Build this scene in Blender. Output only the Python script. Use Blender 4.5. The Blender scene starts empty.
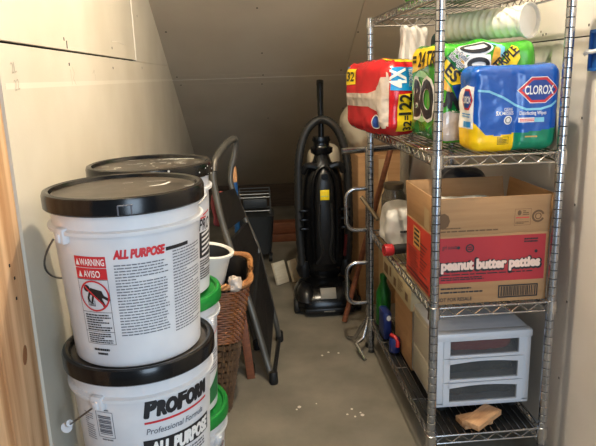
import bpy, bmesh, math, random
from mathutils import Vector, Matrix, noise
from mathutils.geometry import tessellate_polygon
R = math.radians
S = bpy.context.scene
COL = S.collection
random.seed(7)

# ------------------------------------------------------------------ camera
def make_camera():
    f, yaw, pitch, roll = 609.55, 0.07439, 0.23776, -0.03255
    sy, cy, sp, cp = math.sin(yaw), math.cos(yaw), math.sin(pitch), math.cos(pitch)
    fw = Vector((sy*cp, cy*cp, -sp)); r = Vector((cy, -sy, 0)); u = r.cross(fw)
    r2 = math.cos(roll)*r + math.sin(roll)*u; u2 = -math.sin(roll)*r + math.cos(roll)*u
    cd = bpy.data.cameras.new('camera'); cam = bpy.data.objects.new('camera', cd); COL.objects.link(cam)
    m = Matrix((r2, u2, -fw)).transposed().to_4x4(); m.translation = Vector((-0.5158, -1.6471, 1.2651))
    cam.matrix_world = m
    cd.sensor_fit = 'HORIZONTAL'; cd.sensor_width = 36; cd.lens = f/596*36; cd.clip_start = 0.02
    S.camera = cam
make_camera()

# ------------------------------------------------------------------ light
w = bpy.data.worlds.new('world'); S.world = w; w.use_nodes = True
bg = w.node_tree.nodes['Background']; bg.inputs[0].default_value = (0.80, 0.90, 1.0, 1); bg.inputs[1].default_value = 0.10
def lamp(name, kind, loc, power, col, size=0.1, target=None, sy=None):
    d = bpy.data.lights.new(name, kind); d.energy = power; d.color = col
    if kind == 'AREA':
        d.size = size
        if sy: d.shape = 'RECTANGLE'; d.size_y = sy
    else: d.shadow_soft_size = size
    o = bpy.data.objects.new(name, d); COL.objects.link(o); o.location = loc
    if target: o.rotation_euler = (Vector(target)-Vector(loc)).to_track_quat('-Z', 'Y').to_euler()
    return o
lamp('ceiling_bulb', 'POINT', (-0.22, -0.10, 2.42), 48, (1.0, 0.90, 0.72), 0.035)
lamp('room_lamp', 'POINT', (-0.30, -2.0, 2.0), 9, (1.0, 0.94, 0.84), 0.035)
lamp('doorway_daylight', 'AREA', (0.2, -2.9, 1.2), 25, (0.64, 0.81, 1.0), 0.9, (-0.3, 0, 0.75), 1.7)
S.view_settings.view_transform = 'Standard'; S.view_settings.look = 'None'
S.view_settings.exposure = 0.92; S.view_settings.gamma = 1.0; S.view_settings.use_curve_mapping = False

# ------------------------------------------------------------------ materials
def lin(c):
    return tuple(((v/255)/12.92 if v/255 <= 0.04045 else ((v/255+0.055)/1.055)**2.4) for v in c) + (1,)
def mat(name, c1, rough=0.5, metal=0.0, c2=None, scale=8, detail=4, bump=0, bscale=60, alpha=None, trans=0, spec=0.5, stretch=None, coat=0, ramp=(0.35, 0.65)):
    m = bpy.data.materials.new(name); m.use_nodes = True
    nt = m.node_tree; b = nt.nodes['Principled BSDF']
    b.inputs['Roughness'].default_value = rough; b.inputs['Metallic'].default_value = metal
    b.inputs['Specular IOR Level'].default_value = spec; b.inputs['Coat Weight'].default_value = coat
    b.inputs['Transmission Weight'].default_value = trans
    if alpha is not None: b.inputs['Alpha'].default_value = alpha
    tc = nt.nodes.new('ShaderNodeTexCoord'); src = tc.outputs['Object']
    if stretch:
        mp = nt.nodes.new('ShaderNodeMapping'); mp.inputs['Scale'].default_value = stretch
        nt.links.new(src, mp.inputs['Vector']); src = mp.outputs['Vector']
    b.inputs['Base Color'].default_value = lin(c1)
    n = nt.nodes.new('ShaderNodeTexNoise'); n.inputs['Scale'].default_value = scale; n.inputs['Detail'].default_value = detail
    nt.links.new(src, n.inputs['Vector'])
    cr = nt.nodes.new('ShaderNodeValToRGB')
    cr.color_ramp.elements[0].position = ramp[0]; cr.color_ramp.elements[1].position = ramp[1]
    cr.color_ramp.elements[0].color = lin(c1); cr.color_ramp.elements[1].color = lin(c2 or tuple(min(255, v*1.05) for v in c1))
    nt.links.new(n.outputs['Fac'], cr.inputs['Fac']); nt.links.new(cr.outputs['Color'], b.inputs['Base Color'])
    if bump:
        n2 = nt.nodes.new('ShaderNodeTexNoise'); n2.inputs['Scale'].default_value = bscale; n2.inputs['Detail'].default_value = 5
        nt.links.new(src, n2.inputs['Vector'])
        bp = nt.nodes.new('ShaderNodeBump'); bp.inputs['Strength'].default_value = bump; bp.inputs['Distance'].default_value = 0.01
        nt.links.new(n2.outputs['Fac'], bp.inputs['Height']); nt.links.new(bp.outputs['Normal'], b.inputs['Normal'])
    return m
M = dict(
    wall=mat('drywall_cream', (205, 196, 178), 0.85, c2=(214, 206, 190), scale=3, bump=0.05, bscale=150),
    wallr=mat('drywall_pale', (212, 203, 192), 0.85, c2=(220, 212, 203), scale=3, bump=0.05, bscale=150),
    slope=mat('drywall_grey', (198, 183, 161), 0.9, c2=(206, 192, 170), scale=2.5, bump=0.05, bscale=120),
    mud=mat('joint_compound', (224, 218, 205), 0.85),
    mudthin=mat('thin_joint_compound', (216, 208, 192), 0.85, c2=(222, 215, 200), scale=3),
    eaveshade=mat('painted_eave_shade', (62, 50, 40), 0.9, c2=(76, 62, 50), scale=4, stretch=(1.5, 1.5, 18)),  # back wall: deep shade under the eave painted in as dark brown
    gap=mat('dark_gap', (28, 24, 20), 0.95),
    pencil=mat('pencil', (172, 163, 146), 0.9),
    floor=mat('concrete', (104, 98, 86), 0.7, c2=(136, 129, 115), scale=4.5, detail=9, bump=0.12, bscale=60, ramp=(0.3, 0.72)),
    paintspot=mat('paint_spot', (205, 198, 186), 0.8),
    stud=mat('framing_lumber', (178, 130, 86), 0.7, c2=(222, 184, 142), scale=2.4, detail=7, stretch=(16, 16, 0.9), bump=0.1, bscale=8),
    knot=mat('lumber_knot', (140, 92, 56), 0.7),
    pine=mat('pine_offcut', (172, 126, 86), 0.6, c2=(204, 160, 118), scale=3, stretch=(4, 30, 30)),
    pale=mat('pale_offcut', (206, 192, 164), 0.7, c2=(222, 210, 186), scale=5, stretch=(2, 2, 14)),
    reddish=mat('stained_wood', (110, 62, 38), 0.6, c2=(130, 76, 46), scale=4, stretch=(4, 4, 20)),
    bucket=mat('bucket_plastic', (204, 206, 210), 0.38, c2=(224, 224, 225), scale=7, detail=8, bump=0.02, bscale=30, spec=0.4),
    lidblack=mat('lid_black', (10, 10, 12), 0.2, c2=(17, 17, 18), scale=14, detail=8, spec=0.45),
    liddust=mat('lid_dusty', (36, 32, 29), 0.36, c2=(84, 76, 66), scale=9, detail=9, bump=0.1, bscale=30, ramp=(0.35, 0.8)),
    lidgreen=mat('lid_green', (18, 118, 46), 0.35, c2=(24, 132, 54), scale=10),
    ink=mat('black_ink', (26, 26, 30), 0.5), inkgrey=mat('grey_ink', (96, 98, 106), 0.6),
    inkred=mat('red_ink', (196, 40, 48), 0.5), white=mat('white_print', (232, 230, 226), 0.5),
    inkgreen=mat('green_ink', (36, 110, 62), 0.5),
    wire=mat('steel_wire', (120, 120, 122), 0.35, 1.0),
    chrome=mat('chrome', (176, 176, 178), 0.22, 1.0, c2=(196, 196, 198), scale=30),
    post=mat('post_chrome', (168, 172, 180), 0.24, 1.0, c2=(188, 192, 200), scale=40, detail=6),
    groove=mat('post_groove', (40, 38, 38), 0.5, 0.6),
    wicker=mat('wicker', (120, 68, 36), 0.5, c2=(158, 98, 54), scale=20, bump=0.2, bscale=60),
    wickerdark=mat('wicker_dark', (92, 66, 44), 0.6, c2=(120, 90, 62), scale=20, bump=0.2, bscale=60),
    wickerrim=mat('wicker_rim', (160, 104, 58), 0.5, c2=(190, 134, 82), scale=24),
    bag=mat('black_bag', (8, 8, 9), 0.3, c2=(24, 24, 26), scale=12, bump=0.3, bscale=18),
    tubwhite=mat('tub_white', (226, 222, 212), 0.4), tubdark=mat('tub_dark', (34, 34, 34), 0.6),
    alu=mat('ladder_grey', (96, 93, 87), 0.42, 0.5, c2=(110, 107, 100), scale=10),
    step=mat('ladder_step_black', (15, 15, 16), 0.55, c2=(24, 24, 25), scale=30, bump=0.3, bscale=120),
    rubber=mat('black_rubber', (20, 20, 20), 0.6),
    vac=mat('vacuum_black', (9, 9, 10), 0.22, c2=(14, 14, 15), scale=5, spec=0.35),
    vacdark=mat('vacuum_charcoal', (17, 17, 18), 0.32, c2=(23, 23, 24), scale=5, spec=0.4),
    hose=mat('hose_grey', (27, 26, 25), 0.5, c2=(33, 32, 30), scale=20),
    yellow=mat('yellow_label', (236, 206, 20), 0.5), silver=mat('silver_label', (122, 117, 108), 0.5),
    redpart=mat('red_plastic', (176, 28, 34), 0.4), darkred=mat('dark_red_plastic', (84, 18, 20), 0.4),
    card=mat('cardboard', (164, 124, 84), 0.8, c2=(176, 136, 94), scale=4, stretch=(1, 1, 14)),
    cardin=mat('cardboard_inner', (150, 112, 76), 0.85, c2=(160, 122, 84), scale=4, stretch=(1, 1, 14)),
    cardred=mat('carton_red', (164, 34, 42), 0.6, c2=(174, 42, 48), scale=5),
    cardside=mat('carton_orange_red', (190, 52, 36), 0.6, c2=(198, 60, 42), scale=5),
    lettering=mat('pale_pink_print', (226, 196, 178), 0.6), tan=mat('tan_print', (206, 160, 90), 0.6),
    kraft=mat('kraft_paper', (176, 152, 116), 0.8, c2=(190, 166, 130), scale=5, bump=0.3, bscale=12),
    tape=mat('clear_tape', (196, 168, 128), 0.2),
    redfilm=mat('red_film', (190, 24, 32), 0.22, c2=(206, 34, 40), scale=6, spec=0.6),
    clear=mat('clear_film_over_paper', (186, 168, 154), 0.18, c2=(212, 198, 186), scale=14, spec=0.7),
    blue=mat('blue_print', (24, 140, 206), 0.3), yel=mat('yellow_print', (240, 204, 34), 0.3),
    greenfilm=mat('green_film', (52, 150, 40), 0.2, c2=(84, 178, 52), scale=5, spec=0.6),
    greendark=mat('dark_green_print', (22, 106, 44), 0.25), lightgreen=mat('light_green_print', (150, 206, 150), 0.3),
    paleblue=mat('pale_blue_print', (120, 190, 214), 0.3), orange=mat('orange_print', (206, 158, 60), 0.3),
    bluefilm=mat('blue_film', (10, 80, 168), 0.25, c2=(14, 88, 178), scale=6, spec=0.6),
    navy=mat('navy_print', (22, 62, 140), 0.3),
    yelcan=mat('yellow_canister', (246, 198, 10), 0.3), greencan=mat('green_canister', (0, 126, 92), 0.3),
    cups=mat('white_cup_plastic', (226, 220, 206), 0.35, c2=(236, 231, 220), scale=10),
    wbag=mat('white_plastic_bag', (222, 219, 212), 0.35, c2=(236, 233, 228), scale=8, bump=0.3, bscale=20),
    cream=mat('cream_plastic_bag', (196, 182, 158), 0.5, c2=(208, 196, 174), scale=6, bump=0.3, bscale=14),
    pinkish=mat('pink_print', (186, 88, 92), 0.5),
    teal=mat('dark_teal_fabric', (16, 44, 46), 0.8), greyfab=mat('grey_fabric', (158, 150, 142), 0.8, c2=(172, 165, 158), scale=10, bump=0.3, bscale=20),
    darkbag=mat('dark_bag', (34, 34, 40), 0.35, c2=(48, 48, 56), scale=9, bump=0.4, bscale=16),
    drawer=mat('drawer_frame_grey', (200, 203, 209), 0.4, c2=(208, 211, 216), scale=5),
    window=mat('drawer_front_smoke', (84, 86, 86), 0.25, c2=(92, 94, 94), scale=3, alpha=0.42),
    pinkred=mat('folded_red_cloth', (206, 70, 72), 0.8, c2=(220, 90, 90), scale=14),
    darkcloth=mat('folded_dark_cloth', (60, 64, 66), 0.8, c2=(84, 88, 90), scale=14),
    mat_black=mat('black_liner', (26, 25, 24), 0.5, c2=(36, 35, 33), scale=9),
    bluebag=mat('blue_plastic', (20, 38, 98), 0.35), elec=mat('electrical_blue', (24, 78, 148), 0.45),
    greenbot=mat('green_plastic', (22, 92, 30), 0.35), glass=mat('jar_glass', (150, 142, 124), 0.1, trans=0.6, spec=0.6),
    brass=mat('brushed_metal', (112, 100, 82), 0.4, 0.7), pvc=mat('pvc_pipe', (172, 164, 148), 0.5),
    greycart=mat('grey_cart_plastic', (40, 43, 45), 0.5, c2=(50, 53, 55), scale=6), steel=mat('dull_steel', (120, 122, 124), 0.4, 0.8),
    brushwood=mat('handle_wood', (196, 142, 96), 0.6), bluepaint=mat('blue_paint', (24, 76, 128), 0.45),
    rosecloth=mat('rose_cloth', (132, 56, 62), 0.8),
    printbeige=mat('beige_carton', (176, 160, 124), 0.7, c2=(190, 174, 138), scale=6), printbrown=mat('brown_print', (104, 76, 48), 0.7),
)

# ------------------------------------------------------------------ mesh builder
class MB:
    def __init__(s): s.v = []; s.f = []; s.mi = []; s.cur = 0
    def add(s, verts, faces, T=None):
        o = len(s.v)
        s.v += [tuple(T @ Vector(p)) if T else tuple(p) for p in verts]
        s.f += [tuple(i+o for i in f) for f in faces]; s.mi += [s.cur]*len(faces); return s
    def box(s, c, d, T=None, rot=None, bev=0):
        bm = bmesh.new(); bmesh.ops.create_cube(bm, size=1)
        for v in bm.verts: v.co = Vector((v.co.x*d[0], v.co.y*d[1], v.co.z*d[2]))
        if bev: bmesh.ops.bevel(bm, geom=bm.edges[:], offset=bev, segments=2, affect='EDGES', profile=0.5)
        m = Matrix.Translation(c) @ (rot if rot else Matrix())
        s.bm(bm, T @ m if T else m); return s
    def box2(s, a, b, bev=0):
        return s.box(tuple((a[i]+b[i])/2 for i in range(3)), tuple(abs(b[i]-a[i]) for i in range(3)), bev=bev)
    def bm(s, bm, T=None):
        bm.verts.index_update()
        s.add([v.co[:] for v in bm.verts], [[v.index for v in f.verts] for f in bm.faces], T); bm.free()
    def tube(s, pts, r, n=8, closed=False, caps=True, T=None):
        pts = [Vector(p) for p in pts]; k = len(pts); rr = r if isinstance(r, (list, tuple)) else [r]*k
        vs = []; up = None
        for i, p in enumerate(pts):
            a = pts[(i-1) % k] if (closed or i) else p; b = pts[(i+1) % k] if (closed or i < k-1) else p
            t = (b-a).normalized()
            if up is None: up = t.orthogonal().normalized()
            up = (up - t*up.dot(t))
            up = up.normalized() if up.length > 1e-6 else t.orthogonal().normalized()
            sd = t.cross(up)
            vs += [p + rr[i]*(math.cos(2*math.pi*j/n)*up + math.sin(2*math.pi*j/n)*sd) for j in range(n)]
        fs = []
        for i in range(k if closed else k-1):
            i2 = (i+1) % k
            for j in range(n): fs.append((i*n+j, i*n+(j+1) % n, i2*n+(j+1) % n, i2*n+j))
        if caps and not closed: fs += [tuple(range(n))[::-1], tuple((k-1)*n+j for j in range(n))]
        return s.add(vs, fs, T)
    def lathe(s, prof, n=32, c=(0, 0, 0), T=None, caps=True):
        vs = []; fs = []; k = len(prof)
        for r, z in prof: vs += [(c[0]+r*math.cos(2*math.pi*j/n), c[1]+r*math.sin(2*math.pi*j/n), c[2]+z) for j in range(n)]
        for i in range(k-1):
            for j in range(n): fs.append((i*n+j, i*n+(j+1) % n, (i+1)*n+(j+1) % n, (i+1)*n+j))
        if caps: fs += [tuple(range(n))[::-1], tuple((k-1)*n+j for j in range(n))]
        return s.add(vs, fs, T)
    def loft(s, secs, n=28, T=None):
        # (x, y, z, half width, half depth, exponent): stacked superellipse sections
        vs = []; fs = []
        for x, y, z, a, b, e in secs:
            for j in range(n):
                t = 2*math.pi*j/n; c, q = math.cos(t), math.sin(t)
                vs.append((x+a*math.copysign(abs(c)**(2/e), c), y+b*math.copysign(abs(q)**(2/e), q), z))
        for i in range(len(secs)-1):
            for j in range(n): fs.append((i*n+j, i*n+(j+1) % n, (i+1)*n+(j+1) % n, (i+1)*n+j))
        fs += [tuple(range(n))[::-1], tuple((len(secs)-1)*n+j for j in range(n))]
        return s.add(vs, fs, T)
    def prism(s, poly, d, T=None):
        n = len(poly); vs = [(p[0], p[1], 0) for p in poly] + [(p[0], p[1], d) for p in poly]
        fs = [tuple(range(n))[::-1], tuple(range(n, 2*n))] + [(i, (i+1) % n, n+(i+1) % n, n+i) for i in range(n)]
        return s.add(vs, fs, T)
    def build(s, name, m, parent=None, smooth=True, loc=None, ang=40):
        me = bpy.data.meshes.new(name); me.from_pydata(s.v, [], s.f)
        for mm in (m if isinstance(m, (list, tuple)) else [m]): me.materials.append(mm)
        for p, i in zip(me.polygons, s.mi): p.material_index = i
        me.update(); bm = bmesh.new(); bm.from_mesh(me)
        bmesh.ops.recalc_face_normals(bm, faces=bm.faces[:])
        if smooth:
            for f in bm.faces: f.smooth = True
            for e in bm.edges:
                if len(e.link_faces) != 2 or e.calc_face_angle(0) > R(ang): e.smooth = False
        bm.to_mesh(me); bm.free()
        o = bpy.data.objects.new(name, me); COL.objects.link(o)
        if parent: o.parent = parent
        if loc: o.location = loc
        return o
def tag(o, label, cat, group=None, kind=None):
    o['label'] = label; o['category'] = cat
    if group: o['group'] = group
    if kind: o['kind'] = kind
    return o
def thing(name, label, cat, loc=(0, 0, 0), rz=0, group=None):
    o = bpy.data.objects.new(name, None); COL.objects.link(o); o.location = loc; o.rotation_euler = (0, 0, rz); o.empty_display_size = 0.05
    return tag(o, label, cat, group)
def struct(name, mb, m, smooth=False):
    o = mb.build(name, m, None, smooth); o['kind'] = 'structure'; return o

# ------------------------------------------------------------------ lettering and flat print (2D shapes laid on a surface)
class Flat:
    """2D triangles/polygons that get subdivided and mapped onto a surface."""
    def __init__(s): s.bm = bmesh.new(); s.k = 0
    def poly(s, pts):
        s.k += 1; lz = (s.k % 12)*2.5e-5
        vs = [s.bm.verts.new((p[0], p[1], lz)) for p in pts]
        for t in tessellate_polygon([[Vector((p[0], p[1], 0)) for p in pts]]):
            try: s.bm.faces.new([vs[i] for i in t])
            except ValueError: pass
        return s
    def rect(s, x0, y0, x1, y1): return s.poly([(x0, y0), (x1, y0), (x1, y1), (x0, y1)])
    def frame(s, x0, y0, x1, y1, t):
        return s.rect(x0, y0, x1, y0+t).rect(x0, y1-t, x1, y1).rect(x0, y0+t, x0+t, y1-t).rect(x1-t, y0+t, x1, y1-t)
    def disc(s, x, y, a, b=None, n=24):
        b = b or a
        return s.poly([(x+a*math.cos(2*math.pi*i/n), y+b*math.sin(2*math.pi*i/n)) for i in range(n)])
    def ring(s, x, y, a, b, t, n=28, a0=0, a1=2*math.pi):
        for i in range(n):
            p, q = a0+(a1-a0)*i/n, a0+(a1-a0)*(i+1)/n
            s.poly([(x+a*math.cos(p), y+b*math.sin(p)), (x+a*math.cos(q), y+b*math.sin(q)),
                    (x+(a-t)*math.cos(q), y+(b-t)*math.sin(q)), (x+(a-t)*math.cos(p), y+(b-t)*math.sin(p))])
        return s
    def line(s, pts, t):
        for a, b in zip(pts, pts[1:]):
            d = Vector((b[0]-a[0], b[1]-a[1])); n = Vector((-d.y, d.x)).normalized()*t/2; e = d.normalized()*t*0.3
            s.poly([(a[0]-e.x+n.x, a[1]-e.y+n.y), (a[0]-e.x-n.x, a[1]-e.y-n.y), (b[0]+e.x-n.x, b[1]+e.y-n.y), (b[0]+e.x+n.x, b[1]+e.y+n.y)])
        return s
    def text(s, t, x, y, h, w=None, bold=0.0, shear=0.0, rot=0.0, align='L'):
        cu = bpy.data.curves.new('t', 'FONT'); cu.body = t; cu.size = 1; cu.offset = min(bold, .02); cu.shear = shear; cu.resolution_u = 3
        ob = bpy.data.objects.new('t', cu); COL.objects.link(ob)
        dg = bpy.context.evaluated_depsgraph_get(); dg.update()
        me = ob.evaluated_get(dg).to_mesh()
        vs = [v.co.copy() for v in me.vertices]; fs = [tuple(p.vertices) for p in me.polygons]
        ob.evaluated_get(dg).to_mesh_clear(); bpy.data.objects.remove(ob); bpy.data.curves.remove(cu)
        s.k += 1; lz = (s.k % 12)*2.5e-5
        if not vs: return s
        x0 = min(v.x for v in vs); x1 = max(v.x for v in vs); k = h/0.70
        kx = (w/(x1-x0)) if w else k
        ax = 0 if align == 'L' else (x1-x0)/2*kx
        c, q = math.cos(rot), math.sin(rot)
        rad = max(0, bold-.02)*k
        shifts = [(0, 0)]+([(rad*math.cos(i*math.pi/4), rad*math.sin(i*math.pi/4)) for i in range(8)] if rad > 0 else [])
        for sx, sy in shifts:
            s.k += 1; lz = (s.k % 12)*2.5e-5; nv = []
            for v in vs:
                a, b = (v.x-x0)*kx-ax+sx, v.y*k+sy
                nv.append(s.bm.verts.new((x+a*c-b*q, y+a*q+b*c, lz)))
            for f in fs:
                try: s.bm.faces.new([nv[i] for i in f])
                except ValueError: pass
        return s
    def print_rows(s, x0, y0, x1, y1, rows, seed=1, fill=0.55, ragged=True):
        rd = random.Random(seed); ph = (y1-y0)/rows
        for i in range(rows):
            y = y1-(i+0.5)*ph; x = x0; end = x1-(rd.random()*0.12 if ragged else 0)*(x1-x0)
            if rd.random() < 0.14: end = x0+(x1-x0)*(0.25+0.5*rd.random())
            while x < end:
                l = min((0.03+0.10*rd.random())*(x1-x0), end-x); s.rect(x, y-ph*fill/2, x+l, y+ph*fill/2); x += l+0.014*(x1-x0)
        return s
    def onto(s, mb, fn, step=0.01):
        bm = s.bm
        if step and bm.verts:
            for ax in (0, 1):
                lo = min(v.co[ax] for v in bm.verts); hi = max(v.co[ax] for v in bm.verts); k = math.floor(lo/step)+1
                while k*step < hi:
                    co = [0, 0, 0]; co[ax] = k*step; no = [0, 0, 0]; no[ax] = 1
                    bmesh.ops.bisect_plane(bm, geom=bm.verts[:]+bm.edges[:]+bm.faces[:], plane_co=co, plane_no=no); k += 1
        bm.verts.index_update()
        def place(c):
            p = Vector(fn(c.x, c.y)); e = 1e-3
            n = (Vector(fn(c.x+e, c.y))-p).cross(Vector(fn(c.x, c.y+e))-p)
            return tuple(p+n.normalized()*c.z) if n.length > 1e-12 else tuple(p)
        mb.add([place(v.co) for v in bm.verts], [[v.index for v in f.verts] for f in bm.faces]); bm.free(); return mb
def decal(name, fl, fn, m, parent, step=0.01, label=None):
    o = fl.onto(MB(), fn, step).build(name, m, parent, smooth=False)
    if label: o['label'] = label
    return o
def plane_fn(o, ux, uy, off=0.0006):
    o, ux, uy = Vector(o), Vector(ux).normalized(), Vector(uy).normalized(); n = ux.cross(uy)
    return lambda u, v: o+ux*u+uy*v+n*off

# soft, film-wrapped pack: rounded box with bulges
class Soft:
    FACES = {'-y': ((1, 0, 0), (0, 0, 1), (0, -1, 0)), '+y': ((-1, 0, 0), (0, 0, 1), (0, 1, 0)), '-x': ((0, -1, 0), (0, 0, 1), (-1, 0, 0)),
             '+x': ((0, 1, 0), (0, 0, 1), (1, 0, 0)), '+z': ((1, 0, 0), (0, 1, 0), (0, 0, 1)), '-z': ((-1, 0, 0), (0, 1, 0), (0, 0, -1))}
    def __init__(s, hx, hy, hz, r, amp=0.006, freq=14, seed=0, bulge=0.0, extra=None):
        s.h = Vector((hx, hy, hz)); s.r = r; s.amp = amp; s.freq = freq; s.seed = Vector((seed*7.3, seed*3.1, seed)); s.bulge = bulge; s.extra = extra
    def at(s, face, u, v, off=0.0):
        ux, uy, n = [Vector(a) for a in s.FACES[face]]
        p = ux*u+uy*v+n*abs(n.dot(s.h))
        inner = s.h-Vector((s.r, s.r, s.r)); q = Vector([max(-inner[i], min(inner[i], p[i])) for i in range(3)])
        d = p-q; dn = d.normalized() if d.length > 1e-9 else n
        o = q+dn*s.r
        k = 1-max(abs(u/max(1e-6, abs(ux.dot(s.h)))), 0)**2; k2 = 1-abs(v/max(1e-6, abs(uy.dot(s.h))))**2
        g = s.bulge*max(0, k)*max(0, k2) + s.amp*noise.noise(o*s.freq+s.seed) + 0.5*s.amp*noise.noise(o*s.freq*2.7+s.seed)
        if s.extra: g += s.extra(o, dn)
        return o+dn*(g+off)
    def mesh(s, mb, step=0.012):
        bm = bmesh.new()
        for f, (ux, uy, n) in s.FACES.items():
            a, b = abs(Vector(ux).dot(s.h)), abs(Vector(uy).dot(s.h)); na, nb = max(4, int(2*a/step)), max(4, int(2*b/step))
            g = [[bm.verts.new(s.at(f, -a+2*a*i/na, -b+2*b*j/nb)) for j in range(nb+1)] for i in range(na+1)]
            for i in range(na):
                for j in range(nb): bm.faces.new((g[i][j], g[i+1][j], g[i+1][j+1], g[i][j+1]))
        bmesh.ops.remove_doubles(bm, verts=bm.verts[:], dist=step*0.35); mb.bm(bm); return mb
    def fn(s, face, off=0.0014, du=0, dv=0, rot=0):
        c, q = math.cos(rot), math.sin(rot)
        return lambda u, v: s.at(face, du+u*c-v*q, dv+u*q+v*c, off)
def copy_tree(o, parent=None):
    c = o.copy(); COL.objects.link(c); c.parent = parent
    for ch in [k for k in o.children]: copy_tree(ch, c)
    return c
def arc(cx, cy, r, a0, a1, n): return [(cx+r*math.cos(R(a0+(a1-a0)*i/n)), cy+r*math.sin(R(a0+(a1-a0)*i/n))) for i in range(n+1)]

# ================================================================== THE ROOM
XL, XR, YB = -0.98, 0.43, 4.3
def slz(y): return 1.257-0.5235*(y-2.343)
fl = MB().box2((-2.2, -3.2, -0.08), (2.0, 4.6, 0.0))
fl.cur = 1
rd = random.Random(3)
for cx, cy, n in ((-0.17, 0.42, 5), (-0.34, 0.46, 3), (-0.2, 0.95, 3)):
    for k in range(n):
        x, y, r = cx+rd.uniform(-.05, .05), cy+rd.uniform(-.06, .06), rd.uniform(.002, .006)
        fl.prism([(x+r*(1+.4*rd.random())*math.cos(a), y+r*1.5*math.sin(a)) for a in [i*0.785 for i in range(8)]], 0.0008)
struct('floor', fl, [M['floor'], M['paintspot']])
# left wall: lower sheet, two upper sheets, dark gap between them
ZS = 1.343
wl = MB().box2((XL-0.013, -0.418, 0), (XL, 4.5, ZS)); wl.box2((XL-0.013, -0.418, ZS+0.006), (XL, 1.075, 2.75)); wl.box2((XL-0.013, 1.078, ZS+0.0012), (XL, 4.5, 2.75))
wl.cur = 1; wl.box2((XL-0.10, -0.417, 0), (XL-0.014, 4.5, 2.75))
for y, z in ((.036, 1.375), (.057, 1.362), (.058, 1.312), (.618, 1.378), (.602, 1.31), (1.208, 1.539), (1.218, 1.319), (.61, 0.9)):
    wl.box((XL, y, z), (0.001, 0.007, 0.008 if z != 1.362 else 0.02))
wl.cur = 2
pts = [(XL+0.0006, 1.077, z) for z in (1.35, 1.5, 1.7, 2.0, 2.4)]
wl.tube(pts, 0.003, 5); wl.tube([(XL, 0.62, 1.40), (XL, 0.72, 1.405), (XL, 0.86, 1.402)], 0.0012, 5)
wl.cur = 4; wl.box((XL+0.0001, 2.05, 1.262), (0.0004, 4.9, 0.012))
wl.cur = 3
fn = plane_fn((XL, -0.36, 1.27), (0, 1, 0), (0, 0, 1), 0.0008)
f = Flat(); f.text('2L', 0, 0.016, 0.022, rot=0.1); f.text('22', 0.006, -0.018, 0.022, rot=0.1)
f.line([(0.42, 0.03), (0.425, -0.01)], .002); f.line([(0.44, 0.035), (0.455, 0.02), (0.44, 0.005), (0.46, -0.01)], .002); f.line([(0.66, 0.02), (0.68, 0.03), (0.69, 0.0)], .002)
bm_f = f; f.onto(wl, fn, None)
struct('wall_left', wl, [M['wall'], M['gap'], M['mud'], M['pencil'], M['mudthin']])
# doorway framing: two studs at the end of the left wall
for i, (y0, y1) in enumerate(((-0.585, -0.422), (-0.76, -0.588))):
    st = MB().box2((XL-0.06, y0, 0), (XL-0.004, y1, 2.75), bev=0.003)
    st.cur = 1
    for z, dy in (((0.93, .09), (0.90, .105), (0.86, .10), (1.23, .11)) if i == 0 else ((0.7, .12),)):
        st.box((XL-0.004, y0+dy, z), (0.002, 0.005, 0.006))
    st.cur = 2
    st.prism([(0.011*math.cos(a), 0.02*math.sin(a)) for a in [k*.524 for k in range(12)]], 0.0008, Matrix.Translation((XL-0.004, y0+.10, 0.74)) @ Matrix.Rotation(R(90), 4, 'Y') @ Matrix.Rotation(R(70), 4, 'Z'))
    struct('trim_%d' % (i+1), st, [M['stud'], M['gap'], M['knot']])
# right wall
wr = MB().box2((XR, -1.3, 0), (XR+0.013, 4.5, 1.343)); wr.box2((XR, -1.3, 1.347), (XR+0.013, 4.5, 2.75))
wr.cur = 1; wr.box2((XR+0.014, -1.3, 0), (XR+0.1, 4.5, 2.75))
for y, z in ((.039, 1.374), (.048, 1.295), (.038, 1.121), (.04, .868), (.043, .563), (.056, .30), (.306, 1.365), (.321, 1.375), (.286, 1.366)):
    wr.box((XR, y, z), (0.001, 0.006, 0.007))
struct('wall_right', wr, [M['wallr'], M['gap']])
struct('wall_back', MB().box2((XL, YB, 0), (XR, YB+0.05, 0.6)), M['eaveshade'])
# sloped ceiling: sheets with seams, screw heads
TS = Matrix.Translation((0, 2.343, 1.257)) @ Matrix.Rotation(math.atan(-0.5235), 4, 'X')
cs = MB()
L = 1/math.cos(math.atan(0.5235))
cs.box2((XL-0.02, -3.1, 0), (0.108, -0.0015, 0.013)); cs.box2((0.111, -3.1, 0), (XR+0.02, -0.0015, 0.013)); cs.box2((XL-0.02, 0.0015, 0), (XR+0.02, 2.35, 0.013))
cs.cur = 1; cs.box2((XL-0.02, -3.1, 0.0135), (XR+0.02, 2.4, 0.05))
for x, y in ((-.938, 1.85), (-.444, 1.672), (-.418, 2.073), (-.947, 2.303), (-.411, 2.312), (-.936, 2.399), (-.418, 2.419), (.122, 1.897), (.081, 2.283), (-.373, 2.899), (.168, 2.787), (.341, 3.446)):
    cs.box((x, (y-2.343)*L, 0), (0.009, 0.009, 0.002))
cs.cur = 0
cs.cur = 2; cs.box((-0.28, -0.005, 0.0002), (1.4, 0.005, 0.001)); cs.cur = 0; cs.box((-0.28, -0.055, 0), (1.4, 0.004, 0.001)); cs.box((-0.28, 0.06, 0), (1.4, 0.004, 0.001))
cs.v = [tuple(TS @ Vector(p)) for p in cs.v]
struct('ceiling', cs, [M['slope'], M['gap'], M['mud']])
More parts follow.
